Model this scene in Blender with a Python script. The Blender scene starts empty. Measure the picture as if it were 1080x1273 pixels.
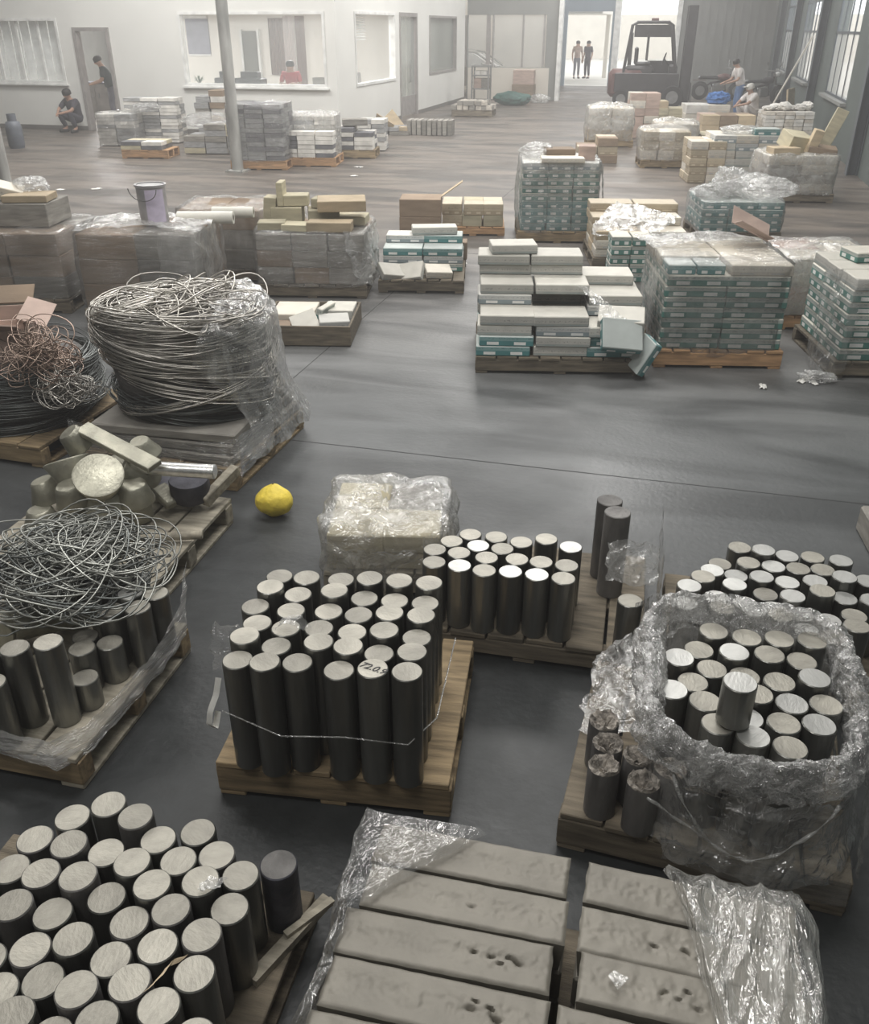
import bpy, bmesh, math, random
from mathutils import Vector, Matrix, Euler, noise as mn

# ------------------------------------------------------------------ camera, world, lights
CAM_H, FPX, HORIZON = 2.3, 1100.0, 34.0
PITCH = math.atan((636.5 - HORIZON) / FPX)
YAW = math.radians(14.75)
scn = bpy.context.scene
col = scn.collection
cam_data = bpy.data.cameras.new('camera')
cam = bpy.data.objects.new('camera', cam_data)
col.objects.link(cam)
cam.location = (0, 0, CAM_H)
cam.rotation_euler = (math.pi / 2 - PITCH, 0, YAW)
cam_data.sensor_fit = 'HORIZONTAL'
cam_data.sensor_width = 36.0
cam_data.lens = 36.0 * FPX / 1080.0
cam_data.clip_end = 300
scn.camera = cam

world = bpy.data.worlds.new('overcast_sky')
scn.world = world
world.use_nodes = True
bg = world.node_tree.nodes['Background']
bg.inputs[0].default_value = (0.96, 0.98, 1.0, 1)
bg.inputs[1].default_value = 1.9

def area_light(name, loc, sx, sy, power, rot=(0, 0, 0), color=(1, 0.98, 0.95)):
    l = bpy.data.lights.new(name, 'AREA')
    l.shape = 'RECTANGLE'; l.size = sx; l.size_y = sy; l.energy = power; l.color = color
    o = bpy.data.objects.new(name, l); col.objects.link(o)
    o.location = loc; o.rotation_euler = rot
    return o
# daylight from the hall's roof lights; first and last lamps are added unseen fill
for (x, y, p) in ((-2.5, -1.0, 165), (-1.0, 4.2, 245), (-7.5, 7.0, 170), (-1.0, 10.5, 350), (-7.5, 14.0, 370), (-1.5, 17.5, 430),
                  (-11.5, 17.5, 440), (-4.5, 24.5, 500), (-3.0, 32.0, 430), (-3.0, 39.5, 260), (-8.5, 38.0, 300)):
    area_light('roof_and_fill_light', (x, y, 7.2), 4.0, 1.8, p)

vs = scn.view_settings
vs.view_transform = 'Standard'; vs.look = 'None'; vs.gamma = 1.0; vs.use_curve_mapping = False
vs.exposure = 0.36
HAZE = 0.0095
scn.cycles.max_bounces = 6
scn.cycles.adaptive_threshold = 0.03
scn.cycles.transparent_max_bounces = 16
scn.cycles.volume_bounces = 0

# ------------------------------------------------------------------ measuring helpers
cp, sp, cy_, sy_ = math.cos(PITCH), math.sin(PITCH), math.cos(YAW), math.sin(YAW)
def W(px, py, z=0.0):
    """point of the place at height z that the photo shows at pixel (px, py)"""
    r = px - 540; u = 636.5 - py
    fh = FPX * cp + u * sp; dz = u * cp - FPX * sp
    t = (z - CAM_H) / dz
    return Vector(((r * cy_ - fh * sy_) * t, (r * sy_ + fh * cy_) * t, z))
def proj(p):
    r = p[0] * cy_ + p[1] * sy_; fh = -p[0] * sy_ + p[1] * cy_; z = p[2] - CAM_H
    d = fh * cp - z * sp; u = fh * sp + z * cp
    return 540 + FPX * r / d, 636.5 - FPX * u / d

R = math.radians
rnd = random.Random(7)
ORD = ['first', 'second', 'third', 'fourth', 'fifth', 'sixth', 'seventh', 'eighth', 'ninth', 'tenth', 'eleventh', 'twelfth', 'thirteenth', 'fourteenth']

# ------------------------------------------------------------------ materials
MATS = {}
def nodes_of(m):
    m.use_nodes = True
    nt = m.node_tree
    return nt, nt.nodes, nt.links, nt.nodes['Principled BSDF']
def tex_coord(nt, kind='Object', scale=(1, 1, 1), rand_rot=False):
    tc = nt.nodes.new('ShaderNodeTexCoord'); mp = nt.nodes.new('ShaderNodeMapping')
    nt.links.new(tc.outputs[kind], mp.inputs['Vector']); mp.inputs['Scale'].default_value = scale
    oi = nt.nodes.new('ShaderNodeObjectInfo')
    cb = nt.nodes.new('ShaderNodeCombineXYZ'); ml = nt.nodes.new('ShaderNodeMath'); ml.operation = 'MULTIPLY'
    ml.inputs[1].default_value = 37.0
    nt.links.new(oi.outputs['Random'], ml.inputs[0])
    if rand_rot:
        nt.links.new(ml.outputs[0], cb.inputs[2]); nt.links.new(cb.outputs[0], mp.inputs['Rotation'])
    else:
        for k in range(3): nt.links.new(ml.outputs[0], cb.inputs[k])
        nt.links.new(cb.outputs[0], mp.inputs['Location'])
    return mp.outputs[0]
def mat(name, c, rough=0.6, metal=0.0, var=0.15, scale=6.0, stretch=(1, 1, 1), bump=0.0, bscale=None, rv=0.12, c2=None, spec=0.5, rand_rot=False, detail=4, emit=0):
    """noise-mottled principled material with a small value change from object to object"""
    m = bpy.data.materials.new(name); nt, N, L, P = nodes_of(m)
    v = tex_coord(nt, 'Object', stretch, rand_rot)
    nz = N.new('ShaderNodeTexNoise'); nz.inputs['Scale'].default_value = scale; nz.inputs['Detail'].default_value = detail
    L.new(v, nz.inputs['Vector'])
    rp = N.new('ShaderNodeValToRGB')
    lo = tuple(x * (1 - var) for x in c); hi = tuple(min(1, x * (1 + var)) for x in c)
    if c2: lo, hi = c2, c
    rp.color_ramp.elements[0].position = 0.32; rp.color_ramp.elements[1].position = 0.68
    rp.color_ramp.elements[0].color = (*lo, 1); rp.color_ramp.elements[1].color = (*hi, 1)
    L.new(nz.outputs['Fac'], rp.inputs['Fac'])
    oi = N.new('ShaderNodeObjectInfo'); mr = N.new('ShaderNodeMapRange')
    mr.inputs['To Min'].default_value = 1 - rv; mr.inputs['To Max'].default_value = 1 + rv
    L.new(oi.outputs['Random'], mr.inputs['Value'])
    hs = N.new('ShaderNodeHueSaturation'); L.new(rp.outputs[0], hs.inputs['Color']); L.new(mr.outputs[0], hs.inputs['Value'])
    L.new(hs.outputs[0], P.inputs['Base Color'])
    P.inputs['Roughness'].default_value = rough; P.inputs['Metallic'].default_value = metal
    P.inputs['Specular IOR Level'].default_value = spec
    if emit:
        P.inputs['Emission Color'].default_value = (*c, 1); P.inputs['Emission Strength'].default_value = emit
    if bump:
        b = N.new('ShaderNodeBump'); b.inputs['Strength'].default_value = bump; b.inputs['Distance'].default_value = 0.01
        n2 = N.new('ShaderNodeTexNoise'); n2.inputs['Scale'].default_value = bscale or scale * 4; n2.inputs['Detail'].default_value = 5
        L.new(v, n2.inputs['Vector']); L.new(n2.outputs['Fac'], b.inputs['Height']); L.new(b.outputs[0], P.inputs['Normal'])
    MATS[name] = m
    return m
def s2l(r, g, b):
    f = lambda x: (x / 255 / 12.92) if x / 255 <= 0.04045 else ((x / 255 + 0.055) / 1.055) ** 2.4
    return (f(r), f(g), f(b))

def film_mat(name, lo, hi, scale=9.0, stretch=(1, 1, 1), tint=(0.9, 0.9, 0.88), rough=0.14, bump=0.8):
    """crumpled stretch film: mostly clear, milky along its creases and where it bunches up"""
    m = bpy.data.materials.new(name); nt, N, L, P = nodes_of(m)
    v = tex_coord(nt, 'Object', stretch)
    def nz(sc, kind, det, dist):
        n = N.new('ShaderNodeTexNoise'); n.noise_type = kind; n.inputs['Scale'].default_value = sc; n.inputs['Detail'].default_value = det
        n.inputs['Distortion'].default_value = dist; L.new(v, n.inputs['Vector']); return n.outputs['Fac']
    def rng(x, a0, a1, b0, b1):
        r = N.new('ShaderNodeMapRange'); r.inputs['From Min'].default_value = a0; r.inputs['From Max'].default_value = a1
        r.inputs['To Min'].default_value = b0; r.inputs['To Max'].default_value = b1; L.new(x, r.inputs['Value']); return r.outputs[0]
    def absdiff(x):
        q = N.new('ShaderNodeMath'); q.operation = 'SUBTRACT'; q.inputs[1].default_value = 0.5; L.new(x, q.inputs[0])
        q2 = N.new('ShaderNodeMath'); q2.operation = 'ABSOLUTE'; L.new(q.outputs[0], q2.inputs[0]); return q2.outputs[0]
    n1 = nz(scale, 'FBM', 3, 0.8); n2 = nz(scale * 2.3, 'FBM', 3, 1.5); n3 = nz(scale * 0.35, 'FBM', 2, 0.3)
    c1 = rng(absdiff(n1), 0.0, 0.045, 1.0, 0.0); c2 = rng(absdiff(n2), 0.0, 0.035, 0.6, 0.0)
    mx = N.new('ShaderNodeMath'); mx.operation = 'MAXIMUM'; L.new(c1, mx.inputs[0]); L.new(c2, mx.inputs[1])
    pw = N.new('ShaderNodeMath'); pw.operation = 'MULTIPLY'; L.new(mx.outputs[0], pw.inputs[0]); L.new(rng(n3, 0.35, 0.7, 0.25, 1.0), pw.inputs[1])
    sm = rng(n1, 0.38, 0.72, 0.0, 1.0)
    mixf = N.new('ShaderNodeMath'); mixf.operation = 'MULTIPLY_ADD'; L.new(pw.outputs[0], mixf.inputs[0]); mixf.inputs[1].default_value = 0.40
    sc = N.new('ShaderNodeMath'); sc.operation = 'MULTIPLY'; sc.inputs[1].default_value = 0.65; L.new(sm, sc.inputs[0]); L.new(sc.outputs[0], mixf.inputs[2])
    al = rng(mixf.outputs[0], 0.0, 1.0, lo, hi); b = N.new('ShaderNodeBump'); b.inputs['Strength'].default_value = bump; b.inputs['Distance'].default_value = 0.03
    ad = N.new('ShaderNodeMath'); ad.operation = 'ADD'; L.new(absdiff(n1), ad.inputs[0]); L.new(absdiff(n2), ad.inputs[1])
    L.new(ad.outputs[0], b.inputs['Height'])
    tr = N.new('ShaderNodeBsdfTransparent'); gl = N.new('ShaderNodeBsdfGlossy'); gl.inputs['Roughness'].default_value = rough
    df = N.new('ShaderNodeBsdfDiffuse'); tl = N.new('ShaderNodeBsdfTranslucent')
    for q in (df, tl): q.inputs['Color'].default_value = (*tint, 1)
    for q in (gl, df, tl): L.new(b.outputs[0], q.inputs['Normal'])
    lw = N.new('ShaderNodeLayerWeight'); lw.inputs['Blend'].default_value = 0.14; L.new(b.outputs[0], lw.inputs['Normal'])
    s1 = N.new('ShaderNodeMixShader'); L.new(rng(lw.outputs['Fresnel'], 0, 1, 0.07, 0.9), s1.inputs[0]); L.new(tr.outputs[0], s1.inputs[1]); L.new(gl.outputs[0], s1.inputs[2])
    s2 = N.new('ShaderNodeMixShader'); s2.inputs[0].default_value = 0.4; L.new(df.outputs[0], s2.inputs[1]); L.new(tl.outputs[0], s2.inputs[2])
    s4 = N.new('ShaderNodeMixShader'); s4.inputs[0].default_value = 0.3; L.new(s2.outputs[0], s4.inputs[1]); L.new(gl.outputs[0], s4.inputs[2])
    s3 = N.new('ShaderNodeMixShader'); L.new(al, s3.inputs[0]); L.new(s1.outputs[0], s3.inputs[1]); L.new(s4.outputs[0], s3.inputs[2])
    N.remove(P); L.new(s3.outputs[0], N['Material Output'].inputs['Surface'])
    MATS[name] = m
    return m

def carton_mat(name, top, band, side, frac=0.5, label=(0.8, 0.8, 0.78)):
    """printed carton: coloured lower band, pale upper band, pale print panels and rows of small dark print"""
    m = bpy.data.materials.new(name); nt, N, L, P = nodes_of(m)
    tc = N.new('ShaderNodeTexCoord'); sx = N.new('ShaderNodeSeparateXYZ'); L.new(tc.outputs['Generated'], sx.inputs[0])
    ge = N.new('ShaderNodeNewGeometry'); sn = N.new('ShaderNodeSeparateXYZ')
    vt = N.new('ShaderNodeVectorTransform'); vt.vector_type = 'NORMAL'; vt.convert_from = 'WORLD'; vt.convert_to = 'OBJECT'
    L.new(ge.outputs['Normal'], vt.inputs[0]); L.new(vt.outputs[0], sn.inputs[0])
    def mth(op, a, b=None):
        n = N.new('ShaderNodeMath'); n.operation = op
        for i, q in enumerate((a, b)):
            if q is None: continue
            if isinstance(q, (int, float)): n.inputs[i].default_value = q
            else: L.new(q, n.inputs[i])
        return n.outputs[0]
    def mix(f, a, b):
        n = N.new('ShaderNodeMix'); n.data_type = 'RGBA'
        L.new(f, n.inputs[0])
        for i, q in ((6, a), (7, b)):
            if isinstance(q, tuple): n.inputs[i].default_value = (*q, 1)
            else: L.new(q, n.inputs[i])
        return n.outputs[2]
    z = sx.outputs[2]; x = sx.outputs[0]; y = sx.outputs[1]
    h = mth('ADD', x, mth('MULTIPLY', y, 1.0))                # runs along either side face
    low = mth('LESS_THAN', z, frac)
    c = mix(low, side, band)
    fr = mth('FRACT', mth('MULTIPLY', h, 2.0))
    inlab = mth('MULTIPLY', mth('MULTIPLY', mth('GREATER_THAN', fr, 0.28), mth('LESS_THAN', fr, 0.72)),
                mth('MULTIPLY', mth('GREATER_THAN', z, 0.14), mth('LESS_THAN', z, frac - 0.1)))
    c = mix(inlab, c, label)
    # small illegible print on the pale band
    vv = tex_coord(nt, 'Object', (90, 90, 160))
    nz = N.new('ShaderNodeTexNoise'); nz.inputs['Scale'].default_value = 1.0; L.new(vv, nz.inputs['Vector'])
    pr = mth('MULTIPLY', mth('GREATER_THAN', nz.outputs['Fac'], 0.57),
             mth('MULTIPLY', mth('GREATER_THAN', z, frac + 0.14), mth('LESS_THAN', z, frac + 0.3)))
    c = mix(mth('MULTIPLY', pr, 0.6), c, tuple(v * 0.35 for v in band))
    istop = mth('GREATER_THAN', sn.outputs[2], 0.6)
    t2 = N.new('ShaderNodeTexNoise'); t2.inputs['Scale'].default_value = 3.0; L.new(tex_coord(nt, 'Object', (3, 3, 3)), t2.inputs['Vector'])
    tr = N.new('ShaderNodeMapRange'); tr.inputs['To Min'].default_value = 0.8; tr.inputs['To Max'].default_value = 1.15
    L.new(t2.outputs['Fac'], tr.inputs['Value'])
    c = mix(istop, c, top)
    oi = N.new('ShaderNodeObjectInfo'); mr = N.new('ShaderNodeMapRange'); mr.inputs['To Min'].default_value = 0.82; mr.inputs['To Max'].default_value = 1.12
    L.new(oi.outputs['Random'], mr.inputs['Value'])
    hs = N.new('ShaderNodeHueSaturation'); L.new(c, hs.inputs['Color'])
    L.new(mth('MULTIPLY', mr.outputs[0], tr.outputs[0]), hs.inputs['Value'])
    L.new(hs.outputs[0], P.inputs['Base Color']); P.inputs['Roughness'].default_value = 0.6
    MATS[name] = m
    return m

# metals
M_SIDE = mat('billet_side', (0.20, 0.20, 0.185), 0.33, 0.8, 0.35, 7, (1, 1, 0.12), 0.25, 60, 0.2)
M_SIDE_D = mat('billet_side_dull', (0.13, 0.125, 0.12), 0.6, 0.4, 0.35, 10, (1, 1, 0.4), 0.4, 50, 0.2)
M_TOP = mat('billet_cut_face', (0.305, 0.29, 0.25), 0.48, 0.3, 0.30, 13, (1, 0.5, 1), 0.2, 120, 0.2, rand_rot=True)
M_TOPB = mat('billet_cut_face_bright', (0.47, 0.47, 0.45), 0.40, 0.35, 0.20, 14, (1, 0.4, 1), 0.12, 120, 0.22, rand_rot=True)
M_PORE = mat('billet_porous_face', (0.26, 0.235, 0.205), 0.85, 0.0, 0.6, 40, (1, 1, 1), 1.0, 90, 0.25)
M_INGOT = mat('cast_ingot', (0.185, 0.172, 0.145), 0.52, 0.25, 0.10, 7, (1, 1, 1), 0.12, 60, 0.08)
M_SCRAP = mat('cast_scrap', (0.33, 0.32, 0.26), 0.42, 0.55, 0.3, 9, (1, 1, 1), 0.3, 50, 0.15)
M_SHINY = mat('bright_round_bar', (0.75, 0.75, 0.74), 0.25, 0.9, 0.15, 10, (0.3, 4, 4), 0.15, 50, 0.05)
M_DARKM = mat('dark_cast_metal', (0.075, 0.075, 0.09), 0.55, 0.5, 0.3, 12, (1, 1, 1), 0.3, 50, 0.1)
M_WIRE = mat('wire_grey', (0.50, 0.475, 0.435), 0.36, 0.8, 0.35, 5, (1, 1, 1), 0, None, 0.1)
M_WIRE_D = mat('wire_dark', (0.16, 0.17, 0.165), 0.45, 0.7, 0.45, 5, (1, 1, 1), 0, None, 0.1)
M_WIRE_M = mat('wire_dull_grey', (0.33, 0.335, 0.31), 0.4, 0.75, 0.45, 5, (1, 1, 1), 0, None, 0.1)
M_WIRE_C = mat('wire_copper', (0.40, 0.30, 0.245), 0.4, 0.75, 0.35, 5, (1, 1, 1), 0, None, 0.1)
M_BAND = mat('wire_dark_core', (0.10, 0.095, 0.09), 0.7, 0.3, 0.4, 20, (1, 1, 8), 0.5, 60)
# wood, card
M_WOOD = mat('pallet_wood', (0.27, 0.20, 0.115), 0.8, 0, 0.4, 5, (1, 8, 8), 0.3, 40, 0.2)
M_WOODX = mat('pallet_wood_cross', (0.31, 0.23, 0.14), 0.8, 0, 0.4, 5, (8, 1, 8), 0.3, 40, 0.2)
M_WOODG = mat('pallet_wood_grey', (0.15, 0.125, 0.09), 0.85, 0, 0.4, 5, (1, 8, 8), 0.3, 40, 0.2)
M_WOODO = mat('pallet_wood_orange', (0.42, 0.25, 0.13), 0.75, 0, 0.3, 5, (1, 8, 8), 0.3, 40, 0.15)
M_PLY = mat('weathered_board', (0.32, 0.29, 0.23), 0.8, 0, 0.3, 6, (1, 6, 6), 0.3, 50, 0.1)
M_CARD = mat('brown_cardboard', (0.25, 0.185, 0.13), 0.8, 0, 0.15, 4, (1, 1, 4), 0.1, 30, 0.2)
M_CARDT = mat('tan_cardboard', (0.46, 0.37, 0.25), 0.8, 0, 0.15, 4, (1, 1, 4), 0.1, 30, 0.2)
M_CARDY = mat('yellow_cardboard', (0.44, 0.40, 0.285), 0.8, 0, 0.18, 4, (1, 1, 4), 0.1, 30, 0.2)
M_CARDP = mat('pinkish_cardboard', (0.44, 0.33, 0.28), 0.8, 0, 0.15, 4, (1, 1, 4), 0.1, 30, 0.15)
M_CARDG = mat('grey_card', (0.25, 0.235, 0.21), 0.8, 0, 0.25, 5, (1, 1, 6), 0.15, 30, 0.2)
M_PAPER = mat('white_paper', (0.75, 0.74, 0.70), 0.7, 0, 0.12, 6)
TEAL = (0.075, 0.215, 0.185); TEAL2 = (0.06, 0.22, 0.19)
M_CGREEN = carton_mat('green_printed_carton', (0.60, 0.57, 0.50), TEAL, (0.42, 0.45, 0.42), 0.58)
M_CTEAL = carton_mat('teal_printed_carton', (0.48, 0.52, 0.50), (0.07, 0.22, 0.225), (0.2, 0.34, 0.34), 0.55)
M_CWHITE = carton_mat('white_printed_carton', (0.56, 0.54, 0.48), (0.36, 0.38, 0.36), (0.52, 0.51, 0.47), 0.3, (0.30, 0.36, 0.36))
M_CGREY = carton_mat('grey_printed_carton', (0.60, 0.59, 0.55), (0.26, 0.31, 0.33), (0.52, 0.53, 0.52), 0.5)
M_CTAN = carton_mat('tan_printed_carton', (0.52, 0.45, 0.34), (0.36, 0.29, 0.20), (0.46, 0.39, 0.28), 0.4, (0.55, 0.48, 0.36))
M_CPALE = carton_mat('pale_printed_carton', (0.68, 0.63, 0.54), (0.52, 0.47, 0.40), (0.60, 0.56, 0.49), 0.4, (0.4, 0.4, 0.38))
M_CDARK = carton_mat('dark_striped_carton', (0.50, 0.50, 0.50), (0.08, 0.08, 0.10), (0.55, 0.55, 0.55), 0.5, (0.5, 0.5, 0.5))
# films
M_FILM = film_mat('stretch_film', 0.06, 0.45, 7)
M_FILM_V = film_mat('stretch_film_streaked', 0.05, 0.5, 8, (1, 1, 0.2))
M_FILM_H = film_mat('stretch_film_bands', 0.04, 0.30, 6, (0.3, 0.3, 3.0))
M_FILM_B = film_mat('stretch_film_rope', 0.28, 0.95, 14, (0.5, 0.12, 3.0))
M_FILM_T = film_mat('stretch_film_thick', 0.10, 0.75, 18)
M_FILM_W = film_mat('stretch_film_white', 0.18, 0.75, 7)
M_FILM_L = film_mat('stretch_film_light', 0.05, 0.34, 5, (1, 1, 0.5))
M_FILM_F = film_mat('stretch_film_folded', 0.10, 0.7, 11, (1.0, 0.22, 1), (0.86, 0.85, 0.8), 0.10)
M_FILM_C = film_mat('stretch_film_coils', 0.10, 0.62, 10, (1, 1, 0.25))
M_FILM_S = film_mat('stretch_film_skirt', 0.03, 0.5, 6, (1, 1, 0.45))
# building
M_WALL = mat('office_white_wall', (0.74, 0.735, 0.70), 0.6, 0, 0.03, 1.5, rv=0)
M_WALLIN = mat('office_inner_wall', (0.75, 0.72, 0.66), 0.7, 0, 0.03, 1.5, rv=0)
M_SKIRT = mat('dark_skirting', (0.16, 0.15, 0.14), 0.6, rv=0)
M_FRAME = mat('window_frame', (0.75, 0.75, 0.73), 0.4, rv=0)
M_FRAMED = mat('grey_frame', (0.30, 0.28, 0.27), 0.5, rv=0)
M_CLAD = mat('grey_cladding', (0.22, 0.225, 0.215), 0.6, 0, 0.08, 2, rv=0)
M_CLADB = mat('blue_grey_cladding', (0.20, 0.25, 0.30), 0.6, 0, 0.08, 2, rv=0)
M_RWALL = mat('green_grey_painted_wall', (0.085, 0.105, 0.10), 0.6, 0, 0.12, 1.5, rv=0)
M_RCOL = mat('steel_column_paint', (0.09, 0.105, 0.12), 0.5, 0.2, 0.1, 2, rv=0)
M_POST = mat('galvanised_post', (0.42, 0.42, 0.40), 0.45, 0.4, 0.3, 5, (1, 1, 0.3), rv=0.05)
M_ROOF = mat('roof_sheet', (0.50, 0.51, 0.52), 0.7, rv=0)
M_PANEL = mat('cream_panel', (0.66, 0.62, 0.55), 0.5, 0, 0.05, 2, rv=0.03)
M_BLACK = mat('black_plastic', (0.02, 0.02, 0.022), 0.4, rv=0.1)
M_CURT = mat('brown_curtain', (0.24, 0.17, 0.15), 0.9, 0, 0.2, 8, (6, 1, 0.2), rv=0.2)
M_CURTP = mat('pale_curtain', (0.62, 0.56, 0.54), 0.9, 0, 0.15, 8, (6, 1, 0.2), rv=0.1)
M_BLIND = mat('grey_roller_blind', (0.26, 0.26, 0.31), 0.8, rv=0)
M_YELLOW = mat('yellow_sack', (0.80, 0.62, 0.08), 0.6, 0, 0.25, 12, bump=0.6)
M_GREENB = mat('green_sack', (0.03, 0.10, 0.085), 0.6, 0, 0.3, 8, bump=0.5)
M_FORK = mat('forklift_paint', (0.035, 0.033, 0.036), 0.5, 0.1, 0.2, 5)
M_FORKR = mat('forklift_red_brown', (0.12, 0.05, 0.045), 0.5, 0.1, 0.2, 5)
M_RUB = mat('tyre_rubber', (0.015, 0.015, 0.016), 0.8)
M_STEEL = mat('plain_steel', (0.30, 0.30, 0.30), 0.4, 0.8)
M_CAR = mat('silver_car_paint', (0.36, 0.34, 0.31), 0.25, 0.6, 0.05, rv=0)
M_CARG = mat('car_glass', (0.75, 0.75, 0.75), 0.08, 0.5, 0.05, rv=0)
M_RED = mat('red_cloth', (0.45, 0.05, 0.06), 0.8)
M_SKIN = mat('skin', (0.42, 0.25, 0.18), 0.6, 0, 0.08, rv=0)
M_HAIR = mat('black_hair', (0.015, 0.013, 0.012), 0.6, rv=0)
M_SHIRTD = mat('dark_shirt', (0.06, 0.055, 0.07), 0.85)
M_SHIRTG = mat('dark_green_shirt', (0.06, 0.075, 0.075), 0.85)
M_TROUD = mat('dark_trousers', (0.04, 0.04, 0.055), 0.85)
M_TROUG = mat('grey_trousers', (0.15, 0.15, 0.18), 0.85)
M_SHIRTW = mat('white_shirt', (0.70, 0.66, 0.64), 0.85)
M_SHIRTB = mat('blue_trousers', (0.10, 0.18, 0.35), 0.85)
M_SHOE = mat('dark_shoe', (0.03, 0.028, 0.026), 0.6)
M_GAS = mat('grey_gas_bottle', (0.10, 0.11, 0.13), 0.5)
M_BUCKET = mat('grey_metal_tin', (0.42, 0.41, 0.42), 0.4, 0.4, 0.12, 6)
M_LAV = mat('lavender_label', (0.56, 0.50, 0.62), 0.6, 0, 0.08, 20)
M_ROLL = mat('pale_roll', (0.72, 0.70, 0.63), 0.6, 0, 0.06)
M_INK = mat('black_marker', (0.01, 0.01, 0.012), 0.6, rv=0)
M_BRICK = mat('pale_brick', (0.50, 0.46, 0.40), 0.85, 0, 0.25, 10, bump=0.3)
M_OUT = mat('yard_paving', (0.55, 0.53, 0.48), 0.8, 0, 0.1, 1, rv=0)

def glass_mat(name, alpha, tint=(0.8, 0.85, 0.85), rough=0.05):
    m = bpy.data.materials.new(name); nt, N, L, P = nodes_of(m)
    P.inputs['Base Color'].default_value = (*tint, 1); P.inputs['Roughness'].default_value = rough
    P.inputs['Alpha'].default_value = alpha; MATS[name] = m
    return m
M_GLASS = glass_mat('window_glass', 0.12)
M_GLASSD = glass_mat('dusty_glass', 0.35, (0.75, 0.74, 0.70), 0.3)
M_GLASSG = glass_mat('grey_green_glass', 0.55, (0.32, 0.35, 0.33), 0.1)

def floor_material():
    m = bpy.data.materials.new('trowelled_concrete'); nt, N, L, P = nodes_of(m)
    tc = N.new('ShaderNodeTexCoord')
    def noise(scale, detail=5, st=(1, 1, 1), dist=0.0):
        mp = N.new('ShaderNodeMapping'); mp.inputs['Scale'].default_value = st
        L.new(tc.outputs['Object'], mp.inputs[0])
        n = N.new('ShaderNodeTexNoise'); n.inputs['Scale'].default_value = scale; n.inputs['Detail'].default_value = detail
        n.inputs['Distortion'].default_value = dist
        L.new(mp.outputs[0], n.inputs['Vector']); return n.outputs['Fac']
    def ramp(f, a, b, c0, c1):
        r = N.new('ShaderNodeValToRGB'); r.color_ramp.elements[0].position = a; r.color_ramp.elements[1].position = b
        r.color_ramp.elements[0].color = (*c0, 1); r.color_ramp.elements[1].color = (*c1, 1); L.new(f, r.inputs[0]); return r.outputs[0]
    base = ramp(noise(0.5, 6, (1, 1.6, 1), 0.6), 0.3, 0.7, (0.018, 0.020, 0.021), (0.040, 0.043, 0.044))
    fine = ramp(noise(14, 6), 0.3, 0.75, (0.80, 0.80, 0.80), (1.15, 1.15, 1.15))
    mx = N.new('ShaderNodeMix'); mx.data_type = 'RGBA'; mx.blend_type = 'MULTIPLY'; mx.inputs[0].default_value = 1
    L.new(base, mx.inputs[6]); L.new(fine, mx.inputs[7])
    dust_light = ramp(noise(0.9, 7, (0.6, 2.2, 1), 1.0), 0.38, 0.62, (0, 0, 0), (1, 1, 1))
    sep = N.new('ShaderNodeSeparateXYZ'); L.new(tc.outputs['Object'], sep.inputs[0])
    far = N.new('ShaderNodeMapRange'); far.inputs['From Min'].default_value = 2.7; far.inputs['From Max'].default_value = 6.5  # floor colour lightens with depth: painted shade near, painted sheen farther off
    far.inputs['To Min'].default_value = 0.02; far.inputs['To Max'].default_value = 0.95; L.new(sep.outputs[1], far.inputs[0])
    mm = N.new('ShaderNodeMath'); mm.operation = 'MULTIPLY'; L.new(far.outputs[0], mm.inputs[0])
    dd = N.new('ShaderNodeMapRange'); dd.inputs['To Min'].default_value = 0.35; dd.inputs['To Max'].default_value = 1.0; L.new(dust_light, dd.inputs[0])
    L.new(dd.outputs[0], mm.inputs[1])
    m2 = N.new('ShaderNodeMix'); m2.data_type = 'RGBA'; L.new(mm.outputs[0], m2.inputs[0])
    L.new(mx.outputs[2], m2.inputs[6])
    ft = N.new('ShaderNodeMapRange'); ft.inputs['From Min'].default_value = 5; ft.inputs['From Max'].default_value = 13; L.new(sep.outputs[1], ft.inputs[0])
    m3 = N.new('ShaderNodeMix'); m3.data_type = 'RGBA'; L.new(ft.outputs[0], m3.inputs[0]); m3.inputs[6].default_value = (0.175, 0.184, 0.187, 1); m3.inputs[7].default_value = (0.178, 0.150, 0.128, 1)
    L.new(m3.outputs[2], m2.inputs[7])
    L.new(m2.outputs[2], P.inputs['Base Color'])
    rr = ramp(noise(1.2, 5, (1, 1, 1), 0.5), 0.3, 0.7, (0.33,) * 3, (0.58,) * 3); L.new(rr, P.inputs['Roughness'])
    b = N.new('ShaderNodeBump'); b.inputs['Strength'].default_value = 0.25; b.inputs['Distance'].default_value = 0.01
    L.new(noise(30, 6), b.inputs['Height']); L.new(b.outputs[0], P.inputs['Normal'])
    P.inputs['Specular IOR Level'].default_value = 0.38
    return m

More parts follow.
